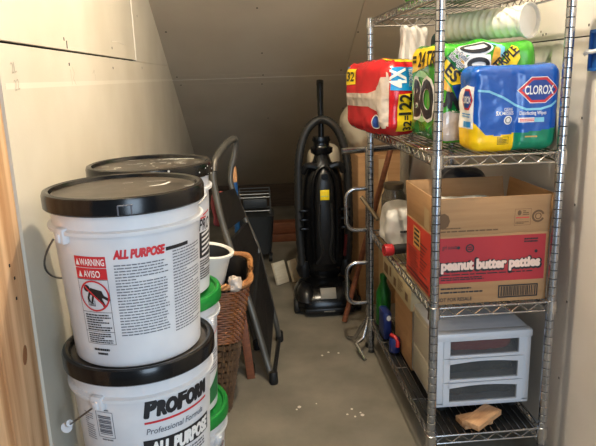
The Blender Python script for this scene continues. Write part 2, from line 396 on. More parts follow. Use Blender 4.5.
# electrical box on the right wall
eb = thing('electrical_box', 'blue plastic electrical box on the right wall at the picture edge', 'electrical box', (XR, -0.03, 1.305))
b = MB(); b.box((-0.002, 0, 0.05), (0.022, 0.075, 0.008)); b.box((-0.002, 0, -0.05), (0.022, 0.075, 0.008)); b.box((-0.002, 0.036, 0), (0.022, 0.006, 0.1)); b.box((-0.002, -0.036, 0), (0.022, 0.006, 0.1)); b.box((-0.003, 0, 0), (0.004, 0.07, 0.1))
b.build('box_shell', M['elec'], eb)
MB().tube([(-0.004, 0.0, 0.0), (-0.012, 0.02, -0.004), (-0.02, 0.036, -0.002), (-0.018, 0.046, -0.008)], 0.006, 8).build('cable_end', M['wbag'], eb)

# ================================================================== WIRE SHELVING
SW, SL = 0.356, 0.941
SZ = (0.149, 0.572, 1.019, 1.464)
sh = thing('wire_shelving_unit', 'tall chrome wire shelving unit standing along the right wall', 'shelving', (0, 0, 0))
def post_mb(top):
    m = MB(); prof = [(0.011, 0.012)]; z = 0.03; r = 0.0132
    prof += [(r, 0.014)]
    while z < top:
        prof += [(r, z-0.0016), (r-0.0013, z-0.0008), (r-0.0013, z+0.0008), (r, z+0.0016)]; z += 0.0262
    prof += [(r, top-0.004), (r-0.004, top)]
    m.lathe(prof, 18)
    k = 18
    for i in range(len(m.f)):
        ring = i//k
        if ring < len(prof)-1 and prof[ring][0] < r-0.001 and prof[ring+1][0] < r-0.001 and ring > 1 and ring < len(prof)-3: m.mi[i] = 1
    return m
for x, y in ((0, 0), (SW, 0), (0, SL), (SW, SL)):
    p = post_mb(SZ[3]+0.022).build('post', [M['post'], M['groove']], sh, loc=(x, y, 0), ang=25)
    for z in SZ:
        MB().lathe([(0.0135, -0.02), (0.0185, -0.019), (0.0165, 0.018), (0.0135, 0.02)], 20).build('collar', M['chrome'], p, loc=(0, 0, z))
    MB().lathe([(0.014, 0), (0.014, 0.006), (0.008, 0.009), (0.008, 0.014)], 14).build('levelling_foot', M['rubber'], p)
def truss(a, b, nz):
    m = MB(); a, b = Vector(a), Vector(b); up = Vector((0, 0, 1)); m.tube([a+up*.012, b+up*.012], .0032, 8); m.tube([a-up*.014, b-up*.014], .0032, 8)
    pts = []
    for i in range(nz*2+1):
        t = i/(nz*2); pts.append(a.lerp(b, t)+up*(.0095 if i % 2 else -.0115))
    m.tube(pts, .0022, 6); return m
for si, z in enumerate(SZ):
    d = MB()
    for k in range(1, 16): d.tube([(SW*k/16, 0.003, z+.0105), (SW*k/16, SL-.003, z+.0105)], .0019, 6)
    for k in range(1, 4): d.tube([(0.003, SL*k/4, z+.006), (SW-.003, SL*k/4, z+.006)], .003, 6)
    so = d.build('wire_shelf', M['chrome'], sh)
    for a, b, n in (((.012, 0, z), (SW-.012, 0, z), 6), ((.012, SL, z), (SW-.012, SL, z), 6), ((0, .012, z), (0, SL-.012, z), 17), ((SW, .012, z), (SW, SL-.012, z), 17)):
        truss(a, b, n).build('truss_rail', M['chrome'], so)
DZ = 0.013
# black liner on the lowest shelf
lm = MB(); lm.box((SW/2, SL/2, SZ[0]+0.001), (SW-0.02, SL-0.03, 0.0015))
tag(lm.build('shelf_liner', M['mat_black']), 'thin black liner sheet lying on the lowest wire shelf', 'liner')
LZ = SZ[0]+0.0142

# ================================================================== BUCKETS
PITCH = 0.352
def bucket(loc, label, lidmat, lidtop, rz, group, wire=True, wire_down=True):
    t = thing('joint_compound_bucket', label, 'bucket', loc, rz, group)
    pr = [(0.128, 0.0), (0.133, 0.004), (0.147, 0.245), (0.147, 0.276), (0.1575, 0.278), (0.158, 0.285), (0.149, 0.288), (0.150, 0.318), (0.142, 0.318), (0.12, 0.02)]
    MB().lathe(pr[:8]+[(0.14, 0.322)], 64).build('body', M['bucket'], t, ang=35)
    lid = MB().lathe([(0.150, 0.317), (0.160, 0.317), (0.163, 0.320), (0.1635, 0.343), (0.161, 0.350), (0.155, 0.352), (0.149, 0.350), (0.146, 0.343), (0.144, 0.342)], 64, caps=False)
    lid.cur = 1; lid.lathe([(0.144, 0.342), (0.10, 0.3425), (0.05, 0.3425), (0.001, 0.3425)], 64, caps=False); lid.cur = 0
    lid = lid.build('lid', [lidmat, lidtop], t, ang=35)
    for s in (-1, 1):
        e = MB(); e.box((s*0.153, 0, 0.275), (0.016, 0.030, 0.032), bev=0.005); e.box((s*0.160, 0, 0.272), (0.010, 0.014, 0.018), bev=0.003); e.build('bail_ear', M['bucket'], t)
    return t, lid
def cyl_fn(t_body_r, z0, ang0, off=0.0007):
    # wraps u around the bucket; ang0 measured from -Y towards +X
    def fn(u, v):
        z = z0+v; r = 0.133+(0.147-0.133)*min(1, max(0, z-0.004)/0.241)+off
        a = ang0+u/0.145; return (r*math.sin(a), -r*math.cos(a), z)
    return fn
def bail(t, down=1, out=0.05):
    pts = []
    for i in range(25):
        a = math.pi*i/24; pts.append((-0.17*math.cos(a), -0.17*math.sin(a)*out, 0.236-0.16*math.sin(a)*down))
    return pts
RB = R(-50)   # ear axis of the front stack
def front_bucket(z, label, printed):
    t, lid = bucket((-0.78, -0.37, z), label, M['lidblack'], M['liddust'], 0, 'joint compound buckets')
    return t, lid
def turn_ears(t, ang):
    for c in t.children:
        if c.name.startswith('bail_ear'): c.rotation_euler = (0, 0, ang)
b3, lid3 = front_bucket(0.705, 'white bucket with black lid and red ALL PURPOSE print, top of front stack', 1)
b2, lid2 = front_bucket(0.362, 'white bucket with black lid lettered PROFORM, directly under the front stack top bucket', 2)
b1, lid1 = front_bucket(0, 'white bucket with black lid on the floor, bottom of front stack', 0)
b1.scale = (1, 1, 1.029)
# --- print on the top front bucket (ear on the left of the camera side)
turn_ears(b3, R(47)); turn_ears(b2, R(64)); turn_ears(b1, R(40))
def wire_on(t, ang, sag, lean, name='bail_handle'):
    # half-loop of wire from ear to ear, hanging on the side facing the camera-left
    pts = []
    c, q = math.cos(ang), math.sin(ang)
    for i in range(33):
        a = math.pi*i/32; x = -0.171*math.cos(a); y = lean*math.sin(a); z = 0.272-sag*math.sin(a)
        pts.append((x*c-y*q, x*q+y*c, z))
    return MB().tube(pts, 0.0022, 6).build(name, M['wire'], t)
wire_on(b3, R(47), 0.15, 0.178); wire_on(b1, R(40), 0.1, 0.185)
fn = cyl_fn(0, 0, 0)
C3 = lambda d, z, o=.0007: cyl_fn(0, z-2*PITCH, R(d), o)
rr = 0.145
f = Flat().rect(0, -.0225, .068, 0).rect(0, -.0465, .068, -.0238); decal('warning_panel', f, C3(-34.5, 0.942), M['inkred'], b3)
f = Flat().text('WARNING', .013, -.018, .0135, .052, .014).text('AVISO', .018, -.042, .0135, .036, .014)
f.poly([(.003, -.018), (.012, -.018), (.0075, -.005)]).poly([(.006, -.042), (.015, -.042), (.0105, -.029)]); decal('lettering', f, C3(-34.5, 0.942, .0012), M['white'], b3)
f = Flat().frame(0, -.185, .068, -.047, .0009).rect(0, -.116, .068, -.115).rect(0, -.158, .068, -.157)
# figure bending over a bucket, inside a barred circle
DY = .0105
def pp(l): return [(.035+(a-.035)*1.12, -.081+(b+.092)*1.12) for a, b in l]
f.disc(.0195, -.066, .0072).poly(pp([(.024, -.083), (.029, -.077), (.050, -.082), (.054, -.092), (.046, -.100), (.034, -.093), (.027, -.090)]))
f.line(pp([(.026, -.086), (.022, -.096), (.024, -.103)]), .0045).line(pp([(.033, -.090), (.030, -.1), (.028, -.106)]), .0045).line(pp([(.046, -.096), (.052, -.110)]), .006).line(pp([(.050, -.092), (.062, -.099)]), .006)
f.line(pp([(.020, -.098), (.021, -.110), (.034, -.111), (.034, -.101)]), .0013).print_rows(.022, -.101, .033, -.094, 3, 4)
f.print_rows(.006, -.156, .064, -.119, 7, 5).print_rows(.006, -.183, .064, -.160, 5, 6).print_rows(.014, -.200, .052, -.194, 1, 15, .8, False).print_rows(.022, -.209, .046, -.203, 1, 16, .8, False)
decal('small_print', f, C3(-34.5, 0.942), M['ink'], b3)
f = Flat().ring(.035, -.081, .0325, .0325, .0034).line([(.013, -.059), (.057, -.103)], .0034); decal('prohibition_sign', f, C3(-34.5, 0.942, .0013), M['inkred'], b3)
f = Flat().text('ALL PURPOSE', 0, 0, .0165, .098, .06, .22); decal('lettering', f, C3(-1.5, 0.937), M['inkred'], b3)
f = Flat().poly([(.100, .0005), (.100, .008), (.158, .008), (.158, .0005)]); decal('rule', f, C3(-1.5, 0.939), M['ink'], b3)
f = Flat().print_rows(0, -.158, .104, -.006, 25, 11, .38).print_rows(.116, -.170, .215, .006, 28, 12, .38); decal('small_print', f, C3(-2, 0.932), M['inkgrey'], b3)
# plaster smear and latch notch on the top lid
f = Flat().line([(.0, .0), (.018, .012), (.028, .030), (.031, .042), (.027, .030), (.022, .012), (-.004, -.002)], .006); f.line([(-.07, .05), (-.05, .055)], .002).line([(.07, -.02), (.09, -.01), (.085, 0.0)], .003).line([(-.02, .06), (.02, .062)], .002)
decal('plaster_smear', f, plane_fn((.055, .01, .3427), (1, 0, 0), (0, 1, 0), .0008), M['white'], lid3)
nt = MB()
for a0, a1, z in ((6, 7, .333), (14.5, 15.5, .333), (6, 15.5, .338)):
    pts = [(0.1642*math.sin(R(a)), -0.1642*math.cos(R(a)), zz) for a, zz in (((a0, .320), (a0, .338)) if a1-a0 < 2 else ((a0, z), ((a0+a1)/2, z), (a1, z)))]
    nt.tube(pts, .0016, 6)
nt.build('latch_notch', M['inkgrey'], lid3)
# --- lower front bucket print
C2 = lambda d, z, o=.0007: cyl_fn(0, z-0.362, R(d), o)
f = Flat().text('P', 0, 0, .037, .024, .075, .2).text('RO', .025, 0, .030, .043, .075, .2).text('F', .069, 0, .037, .024, .075, .2).text('ORM', .091, 0, .030, .066, .075, .2)
f.rect(-.008, -.096, .165, -.055)
decal('lettering', f, C2(9.5, 0.600), M['ink'], b2)
f = Flat().text('ALL PURPOSE', .006, -.090, .028, .152, .06, .15); decal('lettering', f, C2(9.5, 0.600, .0013), M['white'], b2)
f = Flat().poly([(-.002, -.017), (.156, -.015), (.156, -.010), (-.002, -.012)]); decal('red_rule', f, C2(9.5, 0.600), M['inkred'], b2)
f = Flat().text('Professional Formula', 0, -.041, .0135, .14, .01, .2).print_rows(.0, -.125, .15, -.102, 3, 7)
f.frame(-.104, -.047, -.064, .014, .0012)
for k in range(12): f.rect(-.099, -.040+k*.0038, -.069, -.040+k*.0038+(.0028 if k % 3 else .0015))
f.print_rows(-.140, -.06, -.112, .005, 12, 9, .35).print_rows(-.096, -.054, -.070, -.050, 1, 3, .8, False).print_rows(-.096, .016, -.072, .020, 1, 4, .8, False)
decal('small_print', f, C2(9.5, 0.600), M['inkgrey'], b2)
# lower bucket's bail hangs with a grip
g = wire_on(b2, R(64), 0.125, 0.160)
hn = MB(); hpt = []
for k in range(7):
    a = R(-26-34-k*2.2); aa = math.radians(34+k*2.2); hpt.append((.168*math.sin(a), -.168*math.cos(a), .272-.125*math.sin(aa)))
hn.tube(hpt, .0075, 10); hn.lathe([(0.004, -.003), (.012, -.003), (.012, .003), (.004, .003)], 14, (0, 0, 0), Matrix.Translation((hpt[-1][0]-.004, hpt[-1][1], hpt[-1][2]-.008)) @ Matrix.Rotation(R(80), 4, 'X'))
hn.build('handle_grip', M['bucket'], b2)

# --- back stack: black lid on two green lids
bx, by = -0.78, -0.02
kb, klid = bucket((bx, by, 2*PITCH), 'white bucket with scuffed black lid topping the stack behind', M['lidblack'], M['liddust'], 0, 'joint compound buckets')
g2, g2l = bucket((bx, by, PITCH), 'green-lidded white bucket just below the back black-lidded bucket', M['lidgreen'], M['lidgreen'], 0, 'joint compound buckets')
g1, g1l = bucket((bx, by, 0), 'green-lidded white bucket on the floor at the bottom of the back stack', M['lidgreen'], M['lidgreen'], 0, 'joint compound buckets')
for t in (kb, g2, g1): turn_ears(t, R(150))
CB = lambda d, z, o=.0007: cyl_fn(0, z, R(d), o)
f = Flat().rect(0, -.12, .07, -.05)
f.text('PRO', 0, -.045, .03, .06, .02, .2).print_rows(0, -.18, .07, -.125, 8, 3)
decal('lettering', f, CB(58, 0.22), M['ink'], kb)
f = Flat()
for k in range(5): f.poly([(.0, -.075-.013*k), (.05, -.068-.013*k), (.05, -.074-.013*k), (.0, -.081-.013*k)])
decal('white_lines', f, CB(62, 0.24, .0013), M['white'], kb)
f = Flat().rect(0, -.044, .03, -.04).poly([(0, -.04), (.05, -.03), (.05, -.026), (0, -.036)]); decal('red_mark', f, CB(60, .25, .0015), M['inkred'], kb)
for t, z in ((g2, .22), (g1, .22)):
    f = Flat().text('R', 0.012, -.03, .030, .022, .03); f.poly([(0, -.2), (.1, -.19), (.1, -.11), (0, -.17)]); decal('lettering', f, CB(45, z), M['inkgreen'], t)
    f = Flat().print_rows(0, -.105, .09, -.04, 8, 5, .35); decal('small_print', f, CB(48, z), M['inkgrey'], t)
    f = Flat().line([(0, .0), (.03, .012), (.06, .003), (.10, .015)], .003); decal('red_mark', f, CB(45, z-.0), M['inkred'], t)
sm = Flat()
rd = random.Random(9)
for k in range(26):
    a = rd.uniform(0, 6.28); r = rd.uniform(.02, .13); x, y = r*math.cos(a)+.01, r*math.sin(a)
    sm.line([(x, y), (x+rd.uniform(-.02, .02), y+rd.uniform(-.012, .012))], rd.uniform(.0015, .005))
for k in range(4): sm.line([(.02+.02*k, .10), (.045+.02*k, .118-.008*k)], .005)
decal('plaster_smear', sm, plane_fn((0, 0, .3427), (1, 0, 0), (0, 1, 0), .0008), M['white'], klid)
f = Flat()
for k in range(14):
    u = rd.uniform(-.05, .12); v = rd.uniform(.0, .03); f.disc(u, v, rd.uniform(.001, .003), n=8)
decal('plaster_spots', f, lambda u, v: (.1643*math.sin(R(40)+u/.16), -.1643*math.cos(R(40)+u/.16), .316+v), M['white'], klid)
wire_on(kb, R(150), .1, .185); wire_on(g1, R(150), .12, .185)

# ================================================================== WICKER HAMPER
BX, BY, BH = -0.745, 0.60, 0.55
hp = thing('wicker_basket', 'tall square wicker basket lined with a black bag, between buckets and ladder', 'basket', (BX, BY, 0))
def sq(h, z, wob=0, n=56, r=0.25, ph=0):
    pts = []
    for j in range(n):
        t = 2*math.pi*j/n; c, q = math.cos(t), math.sin(t); e = 6
        k = h*(1+wob*math.cos(n/2*t+ph))
        pts.append((k*math.copysign(abs(c)**(2/e), c), k*math.copysign(abs(q)**(2/e), q), z))
    return pts
hw = lambda z: 0.105+(0.205-0.105)*z/BH
up, lo = MB(), MB()
z = 0.012; i = 0
while z < BH-0.02:
    if z > 0.30: up.tube(sq(hw(z), z, 0.016, ph=(i % 2)*math.pi), 0.0047, 6, closed=True); z += 0.0098
    else:
        lo.cur = 0
        ring = sq(hw(z), z, 0.035, ph=(i % 2)*math.pi); n = len(ring); o = len(lo.v)
        for p in ring: lo.v += [(p[0], p[1], p[2]-0.0085), (p[0], p[1], p[2]+0.0085)]
        for j in range(n): lo.f.append((o+2*j, o+2*((j+1) % n), o+2*((j+1) % n)+1, o+2*j+1)); lo.mi.append(0)
        z += 0.0235
    i += 1
up.build('upper_weave', M['wicker'], hp); lo.build('lower_weave', M['wickerdark'], hp, smooth=False)
stk = MB(); a = sq(1, 0, 0, 56)
for j in range(0, 56, 2):
    stk.tube([(a[j][0]*(hw(zz)-.003), a[j][1]*(hw(zz)-.003), zz) for zz in (0, .15, .3, .45, BH)], 0.0045, 5)
stk.box((0, 0, 0.006), (0.2, 0.2, 0.012)); stk.build('stakes', M['wickerdark'], hp)
br = MB(); n = 120
base = sq(0.207, BH, 0, n)
for k in range(3):
    br.tube([(p[0]*(1+.035*math.cos(j/n*2*math.pi*20+k*2.09)), p[1]*(1+.035*math.cos(j/n*2*math.pi*20+k*2.09)), BH+.0075*math.sin(j/n*2*math.pi*20+k*2.09)) for j, p in enumerate(base)], 0.0062, 6, closed=True)
br.build('braided_rim', M['wickerrim'], hp)
lb = MB(); secs = []
for hh, z in ((.196, BH-.005), (.188, BH-.03), (.182, BH-.09), (.16, BH-.17), (.10, BH-.2), (.01, BH-.21)): secs.append((hh, z))
vs = []; fs = []; n = 56
for h_, z in secs:
    for p in sq(h_, z, 0, n):
        w_ = noise.noise(Vector((p[0]*22, p[1]*22, z*14)))*.012; vs.append((p[0]*(1+w_*2), p[1]*(1+w_*2), z+w_))
for i in range(len(secs)-1):
    for j in range(n): fs.append((i*n+j, i*n+(j+1) % n, (i+1)*n+(j+1) % n, (i+1)*n+j))
lb.add(vs, fs).build('bag_liner', M['bag'], hp)
# white tub and crumpled film lying in the basket
tb = thing('plastic_tub', 'open white plastic tub with dark inside, tipped in the wicker basket', 'tub', (-0.695, 0.43, 0.56))
tb.rotation_euler = (R(4), R(7), R(10)); tb.scale = (.86, .86, .86)
m = MB().lathe([(.07, 0), (.074, .004), (.092, .13), (.104, .132), (.105, .142), (.096, .146), (.09, .142), (.086, .13), (.068, .008)], 40, caps=False); m.build('shell', M['tubwhite'], tb)
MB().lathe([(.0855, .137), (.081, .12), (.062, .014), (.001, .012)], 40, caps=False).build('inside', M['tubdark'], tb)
sf = Soft(.022, .022, .024, .014, .010, 50, 4); tag(sf.mesh(MB(), .005).build('crumpled_film', M['clear'], loc=(-0.592, 0.405, 0.558)), 'crumpled clear plastic film on the basket edge beside the tub', 'plastic film')

# ================================================================== STEP LADDER
ld = thing('step_ladder', 'folded grey step ladder with black steps leaning behind the wicker basket', 'ladder', (-0.46, 0.72, 0))
O = Vector((-0.46, 0.72, 0))
W_ = lambda pts: [Vector(p)-O for p in pts]
A = [(-.465, .705, .012), (-.486, .74, .07), (-.549, .80, .323), (-.645, .90, .646), (-.678, .95, .83), (-.676, .96, .876)]
B = [(-.418, 1.125, .012), (-.437, 1.10, .133), (-.500, 1.14, .46), (-.552, 1.17, .605), (-.612, 1.19, .773), (-.606, 1.20, .86)]
hoop = [(-.672, .975, .905), (-.662, 1.0, .932), (-.632, 1.07, .968), (-.598, 1.15, .990), (-.583, 1.185, .985), (-.585, 1.197, .955), (-.592, 1.2, .91)]
def smooth_path(pts, n=6):
    pts = [Vector(p) for p in pts]; out = []
    for i in range(len(pts)-1):
        p0, p1, p2, p3 = pts[max(i-1, 0)], pts[i], pts[i+1], pts[min(i+2, len(pts)-1)]
        for k in range(n):
            t = k/n; out.append(0.5*((2*p1)+(-p0+p2)*t+(2*p0-5*p1+4*p2-p3)*t*t+(-p0+3*p1-3*p2+p3)*t**3))
    return out+[pts[-1]]
MB().tube(smooth_path(W_(A)), .0145, 12).build('rail', M['alu'], ld); MB().tube(smooth_path(W_(B)), .0125, 12).build('rail', M['alu'], ld)
MB().tube(smooth_path(W_([A[-1]]+hoop+[B[-1]])), .0155, 12).build('hoop_handle', M['alu'], ld)
def lerpA(P, t):
    P = [Vector(p) for p in P]; x = t*(len(P)-1); i = min(int(x), len(P)-2); return P[i].lerp(P[i+1], x-i)
for t0, t1 in ((.20, .37), (.40, .56), (.59, .75)):
    q = [lerpA(A, t0), lerpA(B, t0+.03), lerpA(B, t1+.03), lerpA(A, t1)]; nn = (q[1]-q[0]).cross(q[3]-q[0]).normalized()
    if nn.x < 0: nn = -nn
    vs = [p-O+nn*.010 for p in q]+[p-O-nn*.012 for p in q]
    MB().add(vs, [(0, 1, 2, 3), (7, 6, 5, 4), (0, 4, 5, 1), (1, 5, 6, 2), (2, 6, 7, 3), (3, 7, 4, 0)]).build('step', M['step'], ld, smooth=False)
MB().tube(W_([(-.531, 1.053, .012), (-.569, 1.05, .182), (-.60, 1.05, .439)]), .011, 10).build('rear_leg', M['alu'], ld)
MB().tube(W_([(-.56, .80, .012), (-.60, .84, .182), (-.655, .93, .5)]), .011, 10).build('rear_leg', M['alu'], ld)
MB().tube(W_([(-.466, .707, .02), (-.42, 1.12, .02)]), .010, 10).build('foot_bar', M['step'], ld)
for p in ((-.465, .705, 0), (-.418, 1.125, 0), (-.531, 1.053, 0), (-.56, .80, 0)):
    MB().lathe([(.016, 0), (.019, .006), (.018, .05), (.0145, .055)], 12).build('foot_cap', M['rubber'], ld, loc=Vector(p)-O)
# board and long handled things behind the basket
o = MB().box((0, 0, 0.15), (.035, .018, .30), bev=.003).build('wooden_board', M['reddish'], loc=(-.560, .765, 0.0)); o.rotation_euler = (R(-6), R(-5), 0)
tag(o, 'reddish brown wooden board standing on the floor behind the basket', 'board')
bp = thing('long_handled_tool', 'blue pole with a bare wooden tip standing behind the ladder hoop', 'tool', (-.60, 1.36, 0))
MB().lathe([(.012, 0), (.014, .01), (.014, .72), (.013, .76)], 14).build('pole', M['bluepaint'], bp); MB().lathe([(.013, .76), (.014, .79), (.010, .835), (.004, .845)], 14).build('wooden_tip', M['brushwood'], bp)
sf = Soft(.028, .04, .075, .022, .012, 14, 8); tag(sf.mesh(MB(), .01).build('cloth', M['rosecloth'], loc=(-.668, 1.02, .70)), 'rose red cloth hanging inside the top of the step ladder', 'cloth')

# ================================================================== MOP CART AT THE BACK
ct = thing('mop_bucket_cart', 'dark grey mop bucket with wringer on casters in the back left corner', 'mop bucket', (-.50, 2.55, 0))
b = MB().loft([(0, 0, .06, .095, .11, 5), (0, 0, .10, .105, .12, 5), (0, 0, .32, .125, .15, 5), (0, 0, .335, .13, .155, 5)]); b.build('bucket_body', M['greycart'], ct)
b = MB(); b.box((0, 0, .41), (.17, .12, .07), bev=.012); b.build('wringer', M['greycart'], ct)
for y in (-.06, .06):
    b = MB(); b.tube([(-.105, y, .33), (-.105, y, .50), (.105, y, .50), (.105, y, .33)], .006, 8); b.tube([(-.105, y, .455), (.105, y, .455)], .005, 8); b.tube([(-.105, y, .36), (.105, y, .36)], .005, 8)
    b.build('wringer_frame', M['steel'], ct)
for x, y in ((-.08, -.09), (.09, -.09), (-.08, .09), (.09, .09)):
    m = MB(); m.lathe([(.008, -.012), (.026, -.012), (.026, .012), (.008, .012)], 16, T=Matrix.Translation((x, y, .026)) @ Matrix.Rotation(R(90), 4, 'Y')); m.box((x, y, .055), (.03, .03, .012)); m.build('caster', M['rubber'], ct)
m = MB(); m.box((0, 0, 0.045), (.34, .09, .038), bev=.004)
bt = thing('wood_planks', 'two red brown boards stacked against the far back floor', 'boards', (-.20, 3.02, 0))
MB().box((0, 0, .03), (.40, .12, .06), bev=.004).build('board', M['reddish'], bt); MB().box((-.01, 0.02, .105), (.38, .12, .085), bev=.004).build('board', M['reddish'], bt)
for c in bt.children: pass
# light offcuts
for k, (x, y, h, wd, rz, lab) in enumerate(((-.352, 1.97, .14, .095, 40, 'pale board offcut leaning left of another, left of the vacuum'), (-.262, 2.0, .14, .065, 45, 'pale board offcut leaning closest to the vacuum base'))):
    o = MB().box((0, 0, h/2), (wd, .02, h), bev=.002).build('board_offcut', M['pale'], loc=(x, y, 0.002)); o.rotation_euler = (R(-18), 0, R(rz)); tag(o, lab, 'wood offcut', 'pale board offcuts')

# ================================================================== VACUUM
vc = thing('upright_vacuum', 'black upright vacuum cleaner with grey hose loop and yellow sticker', 'vacuum cleaner', (-.135, 1.55, 0))
foot = MB().loft([(0, 0, .022, .165, .15, 4), (0, 0, .05, .178, .155, 4), (0, .01, .10, .172, .145, 3.5), (0, .03, .14, .145, .115, 3), (0, .05, .165, .09, .07, 2.6)], 36).build('floor_head', M['vac'], vc)
MB().box((0, -.155, .035), (.26, .02, .03), bev=.008).build('bumper', M['vacdark'], foot)
decal('lettering', Flat().print_rows(-.03, 0, .03, .010, 1, 3, .8, False), plane_fn((.0, -.166, .03), (1, 0, 0), (0, 0, 1)), M['silver'], foot, None)
for s in (-1, 1):
    MB().lathe([(.012, -.016), (.036, -.016), (.040, -.010), (.040, .010), (.036, .016), (.012, .016)], 20, T=Matrix.Translation((s*.166, -.07, .04)) @ Matrix.Rotation(R(90), 4, 'Y')).build('wheel', M['rubber'], foot)
    MB().loft([(s*.115, -.06, .08, .05, .085, 2.5), (s*.115, -.05, .125, .045, .075, 2.5), (s*.115, -.04, .152, .025, .05, 2.2)], 20).build('head_cover', M['vacdark'], foot)
MB().box((0, -.118, .118), (.085, .012, .062), rot=Matrix.Rotation(R(-35), 4, 'X'), bev=.003).build('silver_label', M['silver'], foot)
body = MB().loft([(0, .06, .15, .06, .05, 3), (0, .05, .20, .10, .07, 3), (0, .05, .24, .115, .075, 3), (0, .05, .30, .118, .078, 3), (0, .05, .62, .115, .078, 3), (0, .05, .72, .105, .075, 2.8), (0, .05, .785, .085, .06, 2.5), (0, .05, .81, .05, .045, 2.4), (0, .05, .86, .034, .034, 2.4)], 36).build('main_body', M['vac'], vc)
# front column, dust cup ribs
MB().loft([(0, -.03, .26, .052, .02, 3), (0, -.035, .34, .055, .03, 3), (0, -.035, .70, .05, .03, 3), (0, -.03, .765, .03, .02, 2.5), (0, -.02, .79, .012, .012, 2)], 24).build('dust_cup', M['vacdark'], vc)
for s in (-1, 1):
    MB().tube(smooth_path([(s*.06, -.045, .27), (s*.066, -.05, .45), (s*.062, -.05, .68), (s*.038, -.045, .77), (0, -.04, .80)], 5), .010, 8).build('cup_rib', M['vac'], vc)
    MB().tube(smooth_path([(s*.108, -.005, .80-.04), (s*.085, -.02, .80), (s*.035, -.02, .79)], 5), .018, 8).build('shoulder', M['vacdark'], vc)
    MB().tube(smooth_path([(s*.03, -.068, .60), (s*.034, -.072, .45), (s*.02, -.07, .33), (s*.05, -.05, .27)], 5), .008, 8).build('cord', M['rubber'], vc)
MB().lathe([(.006, -.004), (.018, -.004), (.018, .004), (.006, .004)], 16, T=Matrix.Translation((0, -.066, .745)) @ Matrix.Rotation(R(90), 4, 'X')).build('latch_button', M['vac'], vc)
MB().loft([(0, .05, .845, .036, .034, 3), (0, .05, .86, .058, .04, 3), (0, .05, .885, .060, .042, 3), (0, .05, .895, .042, .034, 3), (0, .05, .915, .042, .034, 3), (0, .05, .925, .050, .036, 3), (0, .05, .945, .044, .032, 3)], 24).build('handle_socket', M['vac'], vc)
MB().tube(smooth_path([(0, .05, .93), (0, .05, 1.05), (0, .055, 1.15), (0, .055, 1.215), (0, .05, 1.235)], 5), [.016]*5+[.016]*5+[.0175]*5+[.0185]*5+[.012], 14).build('handle', M['vac'], vc)
hz = [(-.128, .0, .25), (-.136, .0, .45), (-.134, .0, .70), (-.126, .0, .84), (-.095, .01, .955), (-.05, .015, 1.015), (0, .018, 1.035), (.05, .015, 1.015), (.095, .01, .955), (.126, .0, .84), (.134, .0, .70), (.136, 0, .45), (.128, .01, .26)]
hp_ = smooth_path(hz, 10)
MB().tube(hp_, [.021+.0022*(i % 2) for i in range(len(hp_))], 12).build('hose', M['hose'], vc)
MB().box((-.002, -.068, .648), (.048, .004, .054), bev=.0012).build('yellow_sticker', M['yellow'], vc)
decal('small_print', Flat().rect(0, 0, .04, .003), plane_fn((-.022, -.0705, .641), (1, 0, 0), (0, 0, 1)), M['lightgreen'], vc, None)
for s in (-1, 1):
    MB().loft([(s*.115, .03, .18, .03, .045, 2.6), (s*.12, .03, .22, .04, .055, 2.6), (s*.115, .03, .27, .03, .045, 2.6)], 18).build('side_cover', M['vacdark'], vc)
    for k in range(3): MB().box((s*.112, -.01, .46+.05*k), (.05, .06, .014), bev=.004).build('cord_hook', M['vac'], vc)
MB().tube([(.105, -.03, .30), (.115, -.032, .42)], .008, 8).build('red_tool_clip', M['darkred'], vc)

# ================================================================== CHROME TUBE RACK
hd = thing('folded_hand_cart', 'chrome tube frame with two D shaped handles behind the far shelf post', 'hand cart', (0, 1.0, 0))
MB().tube([(0, 0, .008), (0, 0, .95)], .0125, 12).build('upright_tube', M['chrome'], hd)
MB().tube([(-.115, .0, .935), (.30, .06, .945)], .0145, 14).build('cross_bar', M['chrome'], hd)
for z0, z1 in ((.575, .765), (.225, .42)):
    r = (z1-z0)/2; c = (z0+z1)/2; k = .045
    pts = [(0, -.002, z1)]+[(-.10+k-k*math.sin(R(a)), -.002, z1-k+k*math.cos(R(a))) for a in range(0, 91, 15)]+[(-.10+k-k*math.cos(R(a)), -.002, z0+k-k*math.sin(R(a))) for a in range(0, 91, 15)]+[(0, -.002, z0)]
    MB().tube(pts, .0095, 12).build('d_handle', M['chrome'], hd)
MB().tube([(.0, -.01, .16), (-.035, -.05, .07), (-.07, -.06, .045), (-.045, -.15, .008)], .0085, 10).build('foot_strut', M['chrome'], hd)
MB().tube([(-.012, .0, .14), (-.06, .04, .03), (-.085, .10, .008)], .0085, 10).build('foot_strut', M['chrome'], hd)
MB().lathe([(.016, 0), (.016, .02), (.0125, .024)], 12).build('rubber_foot', M['rubber'], hd)

# ================================================================== STACK BEHIND THE SHELF
cb = thing('tall_cardboard_box', 'tall brown cardboard box standing on the floor behind the far shelf post', 'box', (.185, 1.73, 0))
MB().box((0, 0, .42), (.27, .40, .84), bev=.004).build('box_body', M['card'], cb)
m = MB(); m.box((0, -.2012, .42), (.05, .001, .80)); m.build('packing_tape', M['tape'], cb)
sf = Soft(.185, .16, .125, .10, .03, 6, 3); o = sf.mesh(MB(), .02).build('plastic_bag', M['cream'], loc=(.185, 1.74, .985)); tag(o, 'cream plastic bag lying on the tall brown cardboard box', 'bag')
sf = Soft(.10, .10, .42, .08, .02, 7, 5); o = sf.mesh(MB(), .02).build('plastic_bag', M['cream']); o.location = (-.075, 2.0, .44)
tag(o, 'cream plastic bag with pink marks standing behind the vacuum', 'bag')
f = Flat().line([(0, .0), (.02, .03), (.035, .0), (.05, .035)], .012).disc(.02, -.06, .018, .012).line([(-.02, -.1), (.03, -.12)], .012); decal('pink_marks', f, sf.fn('-y', .002, 0.03, .27), M['pinkish'], o)
